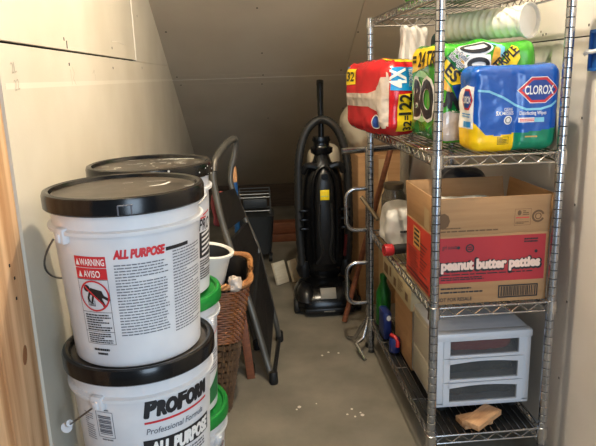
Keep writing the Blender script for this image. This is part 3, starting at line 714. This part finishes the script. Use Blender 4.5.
o = MB().tube([(.19, 1.30, .005), (.085, 1.32, .72), (.215, 1.32, .96)][:0] + [(-.07, 1.30, .01), (.18, 1.30, .93)], .014, 10).build('wooden_pole', M['reddish']); tag(o, 'reddish brown wooden pole leaning diagonally behind the shelving', 'pole')
o = MB().lathe([(.021, 0), (.021, .91), (.017, .915)], 16).build('plastic_pipe', M['pvc'], loc=(.205, 1.16, 0)); tag(o, 'pale grey plastic pipe standing upright behind the shelving', 'pipe')

# ================================================================== TOP SHELF
sf = Soft(.12, .16, .05, .03, .008, 10, 2); o = sf.mesh(MB(), .015).build('green_package', M['greenfilm'], loc=(.15, .38, SZ[3]+DZ+.057)); tag(o, 'bright green wrapped package lying on the top wire shelf', 'package')

# ================================================================== SECOND SHELF (paper goods)
Z2 = SZ[2]+DZ
# --- red toilet paper pack
rp = thing('toilet_paper_pack', 'large red wrapped toilet paper pack with blue 4X and yellow number panels', 'toilet paper', (-.006, .702, Z2+.004), R(12))
hx, hy, hz_ = .080, .205, .134
rolls = lambda o, n: -.004*abs(math.sin(o.z*24))*(1-abs(n.z)) - .006*abs(math.sin((o.y+.02)*11))*(1-abs(n.y))
sf = Soft(hx, hy, hz_, .05, .006, 16, 1, .006, rolls)
T = Matrix.Translation((0, 0, hz_+.002))
def soft_part(name, sf, m, parent, step=.012, dz=0):
    mb = MB(); sf.mesh(mb, step); o = mb.build(name, m, parent, ang=80); o.location = (0, 0, dz); return o
def soft_decal(name, fl, sf, face, m, parent, dz, du=0, dv=0, rot=0, off=.0016, step=.01):
    o = decal(name, fl, sf.fn(face, off, du, dv, rot), m, parent, step); o.location = (0, 0, dz); return o
dz = hz_+.004
soft_part('wrapper', sf, M['redfilm'], rp, dz=dz)
q = R(90)
soft_decal('blue_panel', Flat().poly([(-.058, .03), (.040, .025), (.044, .108), (-.052, .114)]), sf, '-y', M['blue'], rp, dz)
soft_decal('lettering', Flat().text('4X', 0, 0, .062, .068, .03), sf, '-y', M['white'], rp, dz, .0, .038, q, .0026)
soft_decal('lettering', Flat().text('STRONGER', 0, 0, .013, .062, .01), sf, '-y', M['white'], rp, dz, .026, .04, q, .0026)
soft_decal('yellow_panel', Flat().poly([(-.032, -.122), (.036, -.122), (.038, .018), (-.028, .014)]), sf, '-y', M['yel'], rp, dz)
soft_decal('lettering', Flat().text('32', 0, 0, .03, .036, .03).text('=', .040, .004, .028, .015, .03).text('122', .058, 0, .046, .072, .03), sf, '-y', M['ink'], rp, dz, .022, -.115, q, .0026)
soft_decal('clear_window', Flat().poly([(-.088, -.1), (-.068, -.1), (-.064, .06), (-.072, .09), (-.088, .10)]), sf, '-y', M['clear'], rp, dz)
soft_decal('clear_window', Flat().poly([(-.20, -.034), (.06, -.030), (.13, -.045), (.165, -.11), (.20, -.11), (.20, .075), (.165, .075), (.12, .030), (.06, .018), (-.20, .015)]), sf, '-x', M['clear'], rp, dz)
soft_decal('yellow_panel', Flat().poly([(-.185, .045), (-.08, .05), (-.08, .118), (-.185, .112)]), sf, '-x', M['yel'], rp, dz)
soft_decal('lettering', Flat().text('32', -.163, .062, .036, .068, .03), sf, '-x', M['ink'], rp, dz, off=.0026)
soft_decal('oval_logo', Flat().disc(.125, -.085, .03, .024), sf, '-x', M['navy'], rp, dz, off=.0026)
soft_decal('oval_logo', Flat().ring(.125, -.085, .034, .028, .005), sf, '-x', M['white'], rp, dz, off=.003)
soft_decal('blue_spot', Flat().poly([(-.20, .115), (-.15, .118), (-.15, .132), (-.20, .130)]), sf, '-x', M['blue'], rp, dz)
soft_decal('yellow_panel', Flat().poly([(-.03, -.19), (.07, -.19), (.07, -.07), (-.03, -.07)]), sf, '+z', M['yel'], rp, dz)
soft_decal('lettering', Flat().text('32', -.02, -.16, .06, .075, .03), sf, '+z', M['ink'], rp, dz, off=.0026)

# --- green paper towel pack
gp = thing('paper_towel_pack', 'big green and yellow paper towel pack lettered 24 TRIPLES behind the wipes', 'paper towels', (.202, .322, Z2))
hx, hy, hz_ = .150, .165, .155
rolls = lambda o, n: -.010*abs(math.sin((o.x+.02)*21))*(1-abs(n.x))
sf = Soft(hx, hy, hz_, .038, .006, 13, 6, .004, rolls)
dz = hz_+.008
soft_part('wrapper', sf, M['greenfilm'], gp, dz=dz)
# left end face
soft_decal('yellow_band', Flat().poly([(-.16, .06), (.16, .10), (.16, .16), (-.16, .15)]), sf, '-x', M['yel'], gp, dz)
soft_decal('lettering', Flat().text('= 24 TR', -.12, .085, .045, .25, .03), sf, '-x', M['ink'], gp, dz, off=.0028)
soft_decal('dark_green_patch', Flat().poly([(-.15, -.15), (.15, -.15), (.15, -.07), (.05, -.11), (-.15, -.06)]), sf, '-x', M['greendark'], gp, dz)
soft_decal('pale_ring', Flat().ring(-.02, -.01, .13, .082, .02), sf, '-x', M['lightgreen'], gp, dz)
soft_decal('letter_outline', Flat().text('BO', -.10, -.075, .12, .22, .075), sf, '-x', M['white'], gp, dz, off=.0024)
soft_decal('lettering', Flat().text('BO', -.095, -.07, .11, .21, .05), sf, '-x', M['ink'], gp, dz, off=.0034)
# front face
def U(*pts): return [((x-500)*.00272, (97-y)*.00272) for x, y in pts]
def FD(name, f, m, off=.0016, du=0, dv=0, rot=0): return soft_decal(name, f, sf, '-y', M[m], gp, dz, du, dv, rot, off)
FD('yellow_band', Flat().poly(U((437, 50), (447, 56), (471, 76), (470, 86), (459, 87), (448, 78), (437, 66))), 'yel', .0020)
FD('lettering', Flat().text('LES', 0, 0, .034, .075, .03), 'ink', .0032, (441-500)*.00272, (97-66)*.00272, R(-43))
FD('orange_patch', Flat().poly(U((437, 80), (448, 80), (458, 90), (461, 98), (450, 92), (437, 88))), 'orange')
FD('orange_patch', Flat().poly(U((466, 50), (474, 56), (474, 70), (468, 68))), 'orange'); FD('orange_patch', Flat().poly(U((506, 46), (514, 48), (514, 60), (505, 72), (499, 70))), 'orange')
FD('dark_green_patch', Flat().poly(U((445, 60), (456, 52), (470, 66), (470, 74))), 'greendark')
FD('pale_green_patch', Flat().poly(U((506, 37), (515, 38), (514, 50), (508, 48))), 'lightgreen')
FD('pale_blue_band', Flat().poly(U((497, 38), (512, 39), (517, 47), (516, 58), (512, 59), (512, 49), (508, 43), (497, 41))), 'paleblue', .0022)
FD('navy_patch', Flat().poly(U((459, 88), (472, 84), (474, 110), (466, 104))), 'navy')
FD('letter_outline', Flat().disc((484-500)*.00272, (97-47)*.00272, .054, .027), 'white', .0024)
FD('letter_outline', Flat().poly(U((472, 60), (478, 56), (500, 56), (501, 72), (472, 72))), 'white', .0024)
FD('lettering', Flat().ring((484-500)*.00272, (97-47)*.00272, .047, .0205, .0125), 'ink', .0034)
FD('lettering', Flat().ring((487-500)*.00272, (97-66)*.00272, .033, .0205, .013), 'ink', .0034)
FD('letter_outline', Flat().text('The Quilted', 0, .014, .015, .050, .09).text('Picker-Upper', .0, -.006, .015, .056, .09), 'white', .0024, (456-500)*.00272, (97-55)*.00272, R(-40))
FD('lettering', Flat().text('The Quilted', 0, .014, .015, .050, .01).text('Picker-Upper', .0, -.006, .015, .056, .01), 'ink', .0034, (456-500)*.00272, (97-55)*.00272, R(-40))
FD('yellow_band', Flat().poly(U((526, 40), (531, 47), (534, 60), (528, 72), (504, 74), (516, 62))), 'yel', .0026)
FD('lettering', Flat().text('TRIPLE', 0, 0, .030, .085, .03), 'ink', .0036, (510-500)*.00272, (97-74)*.00272, R(42))
FD('clear_window', Flat().poly(U((437, 122), (452, 116), (470, 112), (530, 112), (530, 152), (437, 152))), 'clear')
FD('dark_green_patch', Flat().poly(U((452, 108), (474, 102), (474, 118), (458, 116))), 'greendark')
FD('lettering', Flat().text('UN', 0, 0, .042, .075, .07), 'ink', .003, (441-500)*.00272, (97-108)*.00272, R(-10))

# --- wipes pack
wp = thing('disinfecting_wipes_pack', 'blue shrink wrapped pack of disinfecting wipes with yellow and green canisters', 'wipes', (.228, .082, Z2))
hx, hy, hz_ = .128, .060, .119
lobe = lambda o, n: -(.007+.010*max(0, -o.z/.119))*math.exp(-((o.x)/.016)**2)*abs(n.y) + .004*math.exp(-((o.x-.115)/.03)**2)*max(0, o.z/.119) - .006*abs(o.x/.128)*max(0, -o.z/.119-.5)
sf = Soft(hx, hy, hz_, .030, .003, 20, 9, .0, lobe)
zc = hz_+.0035
mb = MB(); sf.mesh(mb, .0035); groups = [MB(), MB(), MB()]
for f in mb.f:
    cx = sum(mb.v[i][0] for i in f)/len(f); cy = sum(mb.v[i][1] for i in f)/len(f); cz = sum(mb.v[i][2] for i in f)/len(f)
    edge = -.062-.010*math.sin((cx+.13)*20) if cx < .0 else -.066+.014*(cx/.13)**2
    if cx < -.085: edge += (-.085-cx)*.9
    groups[0 if cz > edge else (1 if cx < .002 else 2)].f.append(f)
for g, nm, m in zip(groups, ('blue_wrap', 'yellow_canister_foot', 'green_canister_foot'), ('bluefilm', 'yelcan', 'greencan')):
    idx = {}; v2 = []; f2 = []
    for f in g.f:
        for i in f:
            if i not in idx: idx[i] = len(v2); v2.append(mb.v[i])
        f2.append(tuple(idx[i] for i in f))
    MB().add(v2, f2).build(nm, M[m], wp, ang=80, loc=(0, 0, zc))
def wd(name, f, m, du=0, dv=0, face='-y', off=.0012, rot=0, step=.006): return soft_decal(name, f, sf, face, M[m], wp, zc, du, dv+(.028 if name != 'small_print' else 0), rot, off-.0004, step)
def hexa(a, b, c): return [(-a, 0), (-c, b), (c, b), (a, 0), (c, -b), (-c, -b)]
wd('swoosh', Flat().line([(-.11, .025), (-.08, .022), (-.04, .005), (0, -.018), (.03, -.030), (.07, -.030), (.10, -.022), (.115, -.010)], .006), 'paleblue')
wd('logo_border', Flat().poly(hexa(.060, .036, .022)), 'white', .062, .022)
wd('logo_red', Flat().poly(hexa(.057, .034, .021)), 'inkred', .062, .022, off=.0022)
wd('logo_blue', Flat().poly(hexa(.048, .027, .018)), 'navy', .062, .022, off=.0028)
wd('lettering', Flat().text('CLOROX', 0, -.011, .0235, .082, .02, align='C'), 'white', .062, .022, off=.0034)
wd('lettering', Flat().text('CLEANS', 0, 0, .008, .026, .01).text('5X', -.022, -.012, .011, .015, .02).text('MESSES', -.005, -.011, .009, .034, .01), 'white', -.035, -.032)
wd('wipe_icon', Flat().disc(0, 0, .0125), 'white', -.022, -.058); wd('wipe_icon', Flat().ring(0, 0, .009, .009, .0025), 'inkgrey', -.022, -.058, off=.0022)
wd('lettering', Flat().text('Disinfecting Wipes', 0, 0, .010, .075, .01), 'white', .012, -.045)
wd('print_panel', Flat().rect(0, 0, .044, .013), 'white', .010, -.066); wd('print_panel', Flat().rect(.045, 0, .072, .013), 'paleblue', .010, -.066)
wd('lettering', Flat().print_rows(.003, .002, .042, .011, 2, 6, .6, False), 'inkred', .010, -.066, off=.0022)
# left end label, wrapped round the yellow canister
wd('end_label', Flat().poly([(-.05, -.08), (.062, -.08), (.062, .035), (.02, .04), (-.02, .03), (-.05, .0)]), 'white', face='-x')
wd('logo_red', Flat().poly([(-.02, 0), (-.005, .03), (.03, .03), (.045, 0), (.03, -.028), (-.005, -.028)]), 'inkred', .012, .0, '-x', .0022)
wd('logo_blue', Flat().poly([(-.014, 0), (-.002, .024), (.028, .024), (.039, 0), (.028, -.022), (-.002, -.022)]), 'navy', .012, .0, '-x', .0028)
wd('lettering', Flat().text('CLOROX', -.008, -.009, .019, .045, .02), 'white', .012, 0, '-x', .0034)
wd('print_panel', Flat().print_rows(-.01, -.05, .05, -.036, 2, 3).rect(.0, -.076, .05, -.060), 'blue', 0, 0, '-x', .0022)
# print low on the canisters
wd('small_print', Flat().frame(0, 0, .034, .022, .0012).print_rows(.003, .003, .031, .019, 5, 4), 'ink', -.050, -.098)
wd('small_print', Flat().rect(0, 0, .035, .004), 'tan', .030, -.080)
# clear film flaring at the right end
m = MB(); m.add([(.125, -.045, .11), (.129, -.02, .07), (.126, -.055, .02), (.110, -.062, .004), (.12, -.03, .0), (.13, .0, .05)], [(0, 1, 2), (1, 5, 4), (1, 4, 2), (2, 4, 3)]); m.build('loose_film', M['clear'], wp)

# --- sleeve of cups behind, on the towels
cpz = Z2+.335
cu = thing('cup_sleeve', 'long clear sleeve of stacked white cups lying on the towel pack', 'cups', (.325, .20, 1.402))
cu.rotation_euler = (0, 0, R(-60)); cu.scale = (1.3, 1.3, 1.3)
prof = []
for k in range(12): prof += [(.0345, .02*k), (.0358, .02*k+.004), (.0358, .02*k+.008), (.0345, .02*k+.010)]
m = MB().lathe(prof, 28, T=Matrix.Rotation(R(-90), 4, 'Y')); m.build('cup_stack', M['cups'], cu)
MB().lathe([(.036, 0), (.040, -.004), (.040, -.010), (.037, -.010), (.034, -.002), (.001, -.002)], 32, T=Matrix.Rotation(R(-90), 4, 'Y'), caps=False).build('cup_rim', M['cups'], cu)
# --- things hanging at the back of shelf two
sf = Soft(.052, .03, .200, .014, .005, 9, 12, 0, lambda o, n: .005*math.sin(o.x*150+4*o.z)+.004*math.sin(o.z*40+9*o.x)); o = sf.mesh(MB(), .008).build('plastic_bundle', M['wbag'], loc=(.152, .90, Z2+.208)); o.rotation_euler = (0, R(5), 0); tag(o, 'crinkled white plastic bundle behind the red toilet paper pack', 'plastic bundle')
sf = Soft(.045, .04, .19, .03, .008, 10, 13); o = sf.mesh(MB(), .015).build('dark_bundle', M['teal'], loc=(.262, .80, Z2+.192)); tag(o, 'dark teal bundle standing behind the green towel pack', 'bundle')
sf = Soft(.06, .07, .197, .04, .012, 10, 14); o = sf.mesh(MB(), .015).build('grey_bundle', M['greyfab'], loc=(.29, .60, Z2+.207)); o.scale = (.95, 1, 1); tag(o, 'grey fabric bundle behind the towel pack below the top shelf', 'bundle')

# ================================================================== THIRD SHELF
Z3 = SZ[1]+DZ
bx_ = thing('open_carton', 'open cardboard carton with red print reading peanut butter patties', 'carton', (.178, .185, Z3))
CW, CD, CH, FL, tk = .172, .160, .212, .112, .004
def panel(name, a, b, m='card'): return MB().box2(a, b, bev=.0012).build(name, M[m], bx_)
panel('front_panel', (-CW, -CD, 0), (CW, -CD+tk, CH)); panel('back_panel', (-CW, CD-tk, 0), (CW, CD, CH), 'cardin')
panel('side_panel', (-CW, -CD+tk, 0), (-CW+tk, CD-tk, CH)); panel('side_panel', (CW-tk, -CD+tk, 0), (CW, CD-tk, CH)); panel('bottom_panel', (-CW+tk, -CD+tk, 0), (CW-tk, CD-tk, tk), 'cardin')
def flap(name, c, size, axis, ang):
    mb = MB().box((0, 0, FL/2), size, bev=.0012); o = mb.build(name, M['card'], bx_); o.location = c
    o.rotation_euler = (R(ang), 0, 0) if axis == 'x' else (0, R(ang), 0); return o
ff = flap('flap', (0, -CD+tk/2, CH), (2*CW-.004, tk, FL), 'x', 3); flap('flap', (0, CD-tk/2, CH), (2*CW-.004, tk, FL), 'x', -14)
lf = flap('flap', (-CW+tk/2, 0, CH), (tk, 2*CD-.004, FL), 'y', -2); flap('flap', (CW-tk/2, 0, CH), (tk, 2*CD-.004, FL), 'y', 7)
FN = plane_fn((-CW, -CD, 0), (1, 0, 0), (0, 0, 1), .0005); FN2 = plane_fn((-CW, -CD, 0), (1, 0, 0), (0, 0, 1), .0009); FN3 = plane_fn((-CW, -CD, 0), (1, 0, 0), (0, 0, 1), .0013)
decal('red_print', Flat().rect(.0, .066, .334, .205), FN, M['cardred'], bx_, None)
f = Flat().text('peanut butter patties', .014, .105, .034, .308, .115)
f.text('girl scouts', .022, .172, .012, .045, .01).disc(.071, .175, .005, n=8).ring(.105, .172, .013, .013, .004).print_rows(.098, .166, .112, .178, 2, 5, .6, False)
f.print_rows(.268, .180, .310, .196, 2, 8, .6, False).disc(.306, .153, .0055, n=6)
f.print_rows(.02, .090, .30, .095, 1, 21, .7, False).print_rows(.02, .074, .16, .086, 2, 22, .6)
f.print_rows(.02, .046, .125, .053, 1, 23, .7).print_rows(.02, .034, .16, .041, 1, 24, .7).text('NOT FOR RESALE', .008, .010, .011, .108, .01)
f.frame(.196, .012, .318, .052, .004); x = .204; rdb = random.Random(2)
while x < .310: w0 = rdb.uniform(.001, .004); f.rect(x, .017, x+w0, .047); x += w0+rdb.uniform(.001, .003)
decal('black_print', f, FN2, M['ink'], bx_, None)
decal('lettering', Flat().text('peanut butter patties', .021, .1085, .029, .298, .06), FN3, M['lettering'], bx_, None)
# print on the front flap
FF = plane_fn((-CW, -tk/2, 0), (1, 0, 0), (0, 0, 1), .0006)
f = Flat().ring(.305, .048, .019, .019, .006, a0=.35, a1=5.9).ring(.305, .048, .010, .010, .003)
f.frame(.234, .022, .283, .072, .0009).disc(.248, .060, .006, .008, 10).print_rows(.258, .052, .278, .068, 3, 31).print_rows(.238, .026, .278, .034, 2, 32)
f.disc(.022, .045, .02, .024, 9).print_rows(.01, .010, .20, .016, 1, 33, .7).print_rows(.01, .020, .08, .025, 1, 34, .7)
decal('black_print', f, FF, M['printbrown'], ff, None)
decal('red_rule', Flat().rect(.238, .044, .278, .047), FF, M['inkred'], ff, None)
# left side print
SN = plane_fn((-CW, CD, 0), (0, -1, 0), (0, 0, 1), .0005); SN2 = plane_fn((-CW, CD, 0), (0, -1, 0), (0, 0, 1), .0009)
decal('red_print', Flat().rect(.006, .012, .314, .206), SN, M['cardside'], bx_, None)
decal('tan_panel', Flat().poly([(.09, .125), (.17, .125), (.17, .19), (.09, .195)]), SN2, M['tan'], bx_, None)
f = Flat()
for k in range(4): f.rect(.10, .135+k*.015, .16, .143+k*.015)
for k in range(9): f.rect(.03+.003*k, .11-.009*k, .13+.012*(k % 3), .113-.009*k); f.rect(.17, .15-.012*k, .25-.014*(k % 4), .154-.012*k)
f.rect(.02, .030, .27, .036).rect(.02, .018, .27, .023)
decal('black_print', f, plane_fn((-CW, CD, 0), (0, -1, 0), (0, 0, 1), .0013), M['ink'], bx_, None)
decal('tape_strip', Flat().poly([(.21, .004), (.265, .0), (.27, .065), (.215, .07)]), plane_fn((-tk/2, CD, 0), (0, -1, 0), (0, 0, 1), .0006), M['tape'], lf, None)
sf = Soft(.10, .09, .05, .03, .006, 14, 21); o = sf.mesh(MB(), .014).build('paper_bundle', M['wbag'], loc=(.16, .17, Z3+.235)); tag(o, 'white paper bundle inside the open carton', 'paper')
MB_ = MB().box((.0, 0, .09), (.30, .24, .17), bev=.004).build('inner_box', M['cardin'], loc=(.178, .17, Z3+.006)); tag(MB_, 'brown box filling the inside of the open carton', 'box')
# white plastic bag and torch
sf = Soft(.072, .10, .080, .035, .014, 11, 22); o = sf.mesh(MB(), .012).build('plastic_bag', M['wbag'], loc=(.075, .70, Z3+.083)); tag(o, 'white plastic bag with small print behind the open carton', 'bag')
decal('small_print', Flat().print_rows(-.03, -.01, .03, .004, 1, 4, .6, False), sf.fn('-y', .003), M['ink'], o)
fl_ = thing('flashlight', 'black flashlight with a red end lying beside the carton on third shelf', 'flashlight', (-.012, .535, Z3+.0275))
fl_.rotation_euler = (0, 0, R(8))
T = Matrix.Rotation(R(90), 4, 'Y')
MB().lathe([(.018, .01), (.019, .02), (.019, .14), (.016, .15)], 20, T=T).build('barrel', M['rubber'], fl_); MB().lathe([(.013, -.018), (.021, -.02), (.023, -.014), (.023, .012), (.019, .016)], 20, T=T).build('red_end', M['redpart'], fl_)
MB().lathe([(.0135, -.0185), (.001, -.016)], 20, T=T, caps=False).build('lens', M['tubdark'], fl_)
jr = thing('glass_jar', 'clear glass jar with metal lid at the back of the third shelf', 'jar', (.085, .868, Z3))
MB().lathe([(.045, .001), (.052, .008), (.052, .17), (.04, .19), (.04, .2)], 28).build('glass_body', M['glass'], jr); MB().lathe([(.042, .2), (.043, .201), (.043, .222), (.038, .225)], 28).build('lid', M['brass'], jr)
MB().lathe([(.0525, .10), (.0528, .102), (.0528, .128), (.0525, .13)], 28).build('metal_band', M['brass'], jr)
o = MB().tube([(-.052, .885, Z3+.165), (-.025, .845, Z3+.125), (.0, .79, Z3+.085)], .009, 8).build('metal_bar', M['brass']); tag(o, 'short dull metal bar resting slanted by the far left post', 'bar')
sf = Soft(.075, .09, .10, .06, .02, 9, 31); o = sf.mesh(MB(), .015).build('dark_bag', M['darkbag'], loc=(.27, .60, Z3+.115)); o.location.z = Z3+.28; 
o.location = (.265, .70, Z3+.12); tag(o, 'dark shiny bag at the back of the third shelf', 'bag')
sf = Soft(.09, .08, .15, .05, .025, 8, 33); o = sf.mesh(MB(), .015).build('dark_bag', M['darkbag'], loc=(.25, .46, Z3+.18)); tag(o, 'crumpled dark plastic bag directly behind the open carton', 'bag')

# ================================================================== LOWEST SHELF
dr = thing('drawer_unit', 'grey plastic three-drawer unit with smoky drawer fronts on the lowest shelf', 'drawer unit', (.198, .245, LZ))
DW, DD, DB, DH = .155, .145, .034, .292
M['drawer_side'] = mat('drawer_side_translucent', (178, 170, 152), 0.35, c2=(192, 184, 166), scale=5)
dm = MB(); dm.box2((-DW, -DD+.02, DH-.012), (DW, DD, DH), bev=.005); dm.box2((-DW, -DD+.02, DB), (DW, DD, DB+.012), bev=.003); dm.box2((-DW, DD-.012, DB), (DW, DD, DH-.004))
dm.box2((-DW-.003, -DD-.006, DH-.026), (DW+.003, -DD+.03, DH+.001), bev=.007); dm.box2((-DW, -DD, DB), (DW, -DD+.03, DB+.018), bev=.004); dm.box2((-DW, -DD, DB+.008), (-DW+.030, -DD+.03, DH-.012), bev=.003); dm.box2((DW-.030, -DD, DB+.008), (DW, -DD+.03, DH-.012), bev=.003)
dm.build('frame', M['drawer'], dr)
for s in (-1, 1):
    sm_ = MB(); sm_.box2((s*(DW-.012), -DD+.028, DB+.004), (s*DW, DD-.002, DH-.008), bev=.002)
    for z0, z1 in ((DB+.012, .145), (.160, DH-.024)): sm_.box2((s*(DW-.004), -DD+.05, z0), (s*(DW+.003), DD-.02, z1), bev=.0028)
    sm_.build('side_panel', M['drawer_side'], dr)
ft = MB()
for x in (-.12, .12):
    for y in (-.09, .11):
        ft = MB(); ft.lathe([(.016, 0), (.018, .004), (.014, .030), (.020, DB)], 16); ft.build('foot', M['rubber'], dr, loc=(x, y, 0))
for k, (z0, z1) in enumerate(((.206, .278), (.122, .204), (.043, .120))):
    d = MB(); x0, x1 = -DW+.022, DW-.022; y0 = -DD-.004
    d.box2((x0, y0, z0), (x0+.022, y0+.014, z1), bev=.002); d.box2((x1-.020, y0, z0), (x1, y0+.014, z1), bev=.002); d.box2((x0+.016, y0, z0), (x1-.016, y0+.014, z0+.010), bev=.002)
    n = 14; xs = [x0+.018+(x1-x0-.036)*i/n for i in range(n+1)]; zz = [z1-.018+.008*math.sin(math.pi*i/n) for i in range(n+1)]
    if k == 0: zz = [z1-.012]*(n+1)
    vs = []
    for x, z in zip(xs, zz): vs += [(x, y0, z), (x, y0, z1), (x, y0+.014, z1), (x, y0+.014, z)]
    d.add(vs, [(4*i+j, 4*i+(j+1) % 4, 4*i+4+(j+1) % 4, 4*i+4+j) for i in range(n) for j in range(4)]+[(0, 1, 2, 3), (4*n+3, 4*n+2, 4*n+1, 4*n)])
    do = d.build('drawer', M['drawer'], dr, ang=20)
    MB().box2((x0+.014, y0+.007, z0+.006), (x1-.014, y0+.010, z1-.004)).build('drawer_window', M['window'], do)
    MB().box2((x0-.004, y0+.016, z0+.002), (x1+.004, DD-.02, z0+.006)).build('drawer_tray', M['drawer'], do)
cl = Soft(.10, .09, .022, .018, .006, 18, 41); o = cl.mesh(MB(), .01).build('folded_cloth', M['pinkred'], loc=(.20, .21, LZ+.238)); tag(o, 'folded red cloth inside the top drawer of the grey unit', 'cloth', 'folded cloths in the drawers')
cl = Soft(.12, .10, .024, .018, .006, 18, 42); o = cl.mesh(MB(), .01).build('folded_cloth', M['darkcloth'], loc=(.195, .23, LZ+.158)); tag(o, 'folded dark cloth inside the middle drawer of the grey unit', 'cloth', 'folded cloths in the drawers')
cl = Soft(.12, .10, .024, .018, .006, 18, 43); o = cl.mesh(MB(), .01).build('folded_cloth', M['darkcloth'], loc=(.195, .23, LZ+.079)); tag(o, 'folded dark cloth inside the bottom drawer of the grey unit', 'cloth', 'folded cloths in the drawers')
# wood offcuts in front
o = MB().box((0, 0, .009), (.10, .060, .018), bev=.0015).build('wood_block', M['pine'], loc=(.158, .058, LZ+.0005)); o.rotation_euler = (0, 0, R(12)); tag(o, 'small pine block lying flat under another before the drawer unit', 'wood block', 'pine blocks before the drawer unit')
o = MB().box((0, 0, .009), (.135, .060, .018), bev=.0015).build('wood_block', M['pine'], loc=(.176, .040, LZ+.019)); o.rotation_euler = (0, 0, R(38)); tag(o, 'pine block lying slanted on top of another before the drawer unit', 'wood block', 'pine blocks before the drawer unit')
# left side: cartons in a row along the shelf
o = thing('flat_carton', 'long beige printed carton lying under the third shelf on brown box', 'carton', (.075, .60, LZ+.262))
MB().box((0, 0, .042), (.09, .46, .084), bev=.002).build('carton_body', M['printbeige'], o)
f = Flat().rect(.03, .02, .10, .06).rect(.13, .03, .16, .07).rect(.20, .015, .24, .05).print_rows(.27, .02, .35, .07, 5, 5).rect(.38, .02, .42, .05)
decal('brown_print', f, plane_fn((-.045, .23, 0), (0, -1, 0), (0, 0, 1), .0008), M['printbrown'], o, None)
o = thing('brown_box', 'plain brown cardboard box under the beige carton on the lowest shelf', 'box', (.10, .555, LZ)); MB().box((0, 0, .13), (.10, .26, .258), bev=.002).build('box_body', M['card'], o)
# odds and ends at the far end
gb = thing('green_bottle', 'green plastic bottle at the far left end of lowest shelf', 'bottle', (.045, .885, LZ))
MB().lathe([(.03, 0), (.033, .006), (.033, .15), (.014, .20), (.014, .215)], 24).build('bottle_body', M['greenbot'], gb); MB().lathe([(.016, .212), (.016, .235), (.012, .238)], 16).build('cap', M['greenbot'], gb)
o = MB().box((0, 0, .06), (.035, .10, .12), bev=.008).build('blue_carton', M['bluebag'], loc=(.025, .76, LZ)); tag(o, 'dark blue packet standing in front of the green bottle', 'packet')
decal('white_mark', Flat().disc(0, 0, .009, .012), plane_fn((.004, -.0506, .098), (1, 0, 0), (0, 0, 1)), M['white'], o, None)
rb = thing('spray_can', 'blue and red can lying on its side on the lowest shelf', 'can', (.055, .66, LZ+.0255)) if False else None
sc_ = thing('plastic_container', 'round blue container with red lid tab at the foot of brown box', 'container', (.005, .625, LZ))
sc_.location = (.0275, .60, LZ); 
MB().lathe([(.020, 0), (.022, .004), (.022, .055), (.018, .06)], 20).build('container_body', M['bluebag'], sc_); MB().tube([(-.012, .012, .068), (.0, -.006, .066), (.008, -.022, .050), (.006, -.028, .03)], .008, 10).build('red_tab', M['redpart'], sc_)
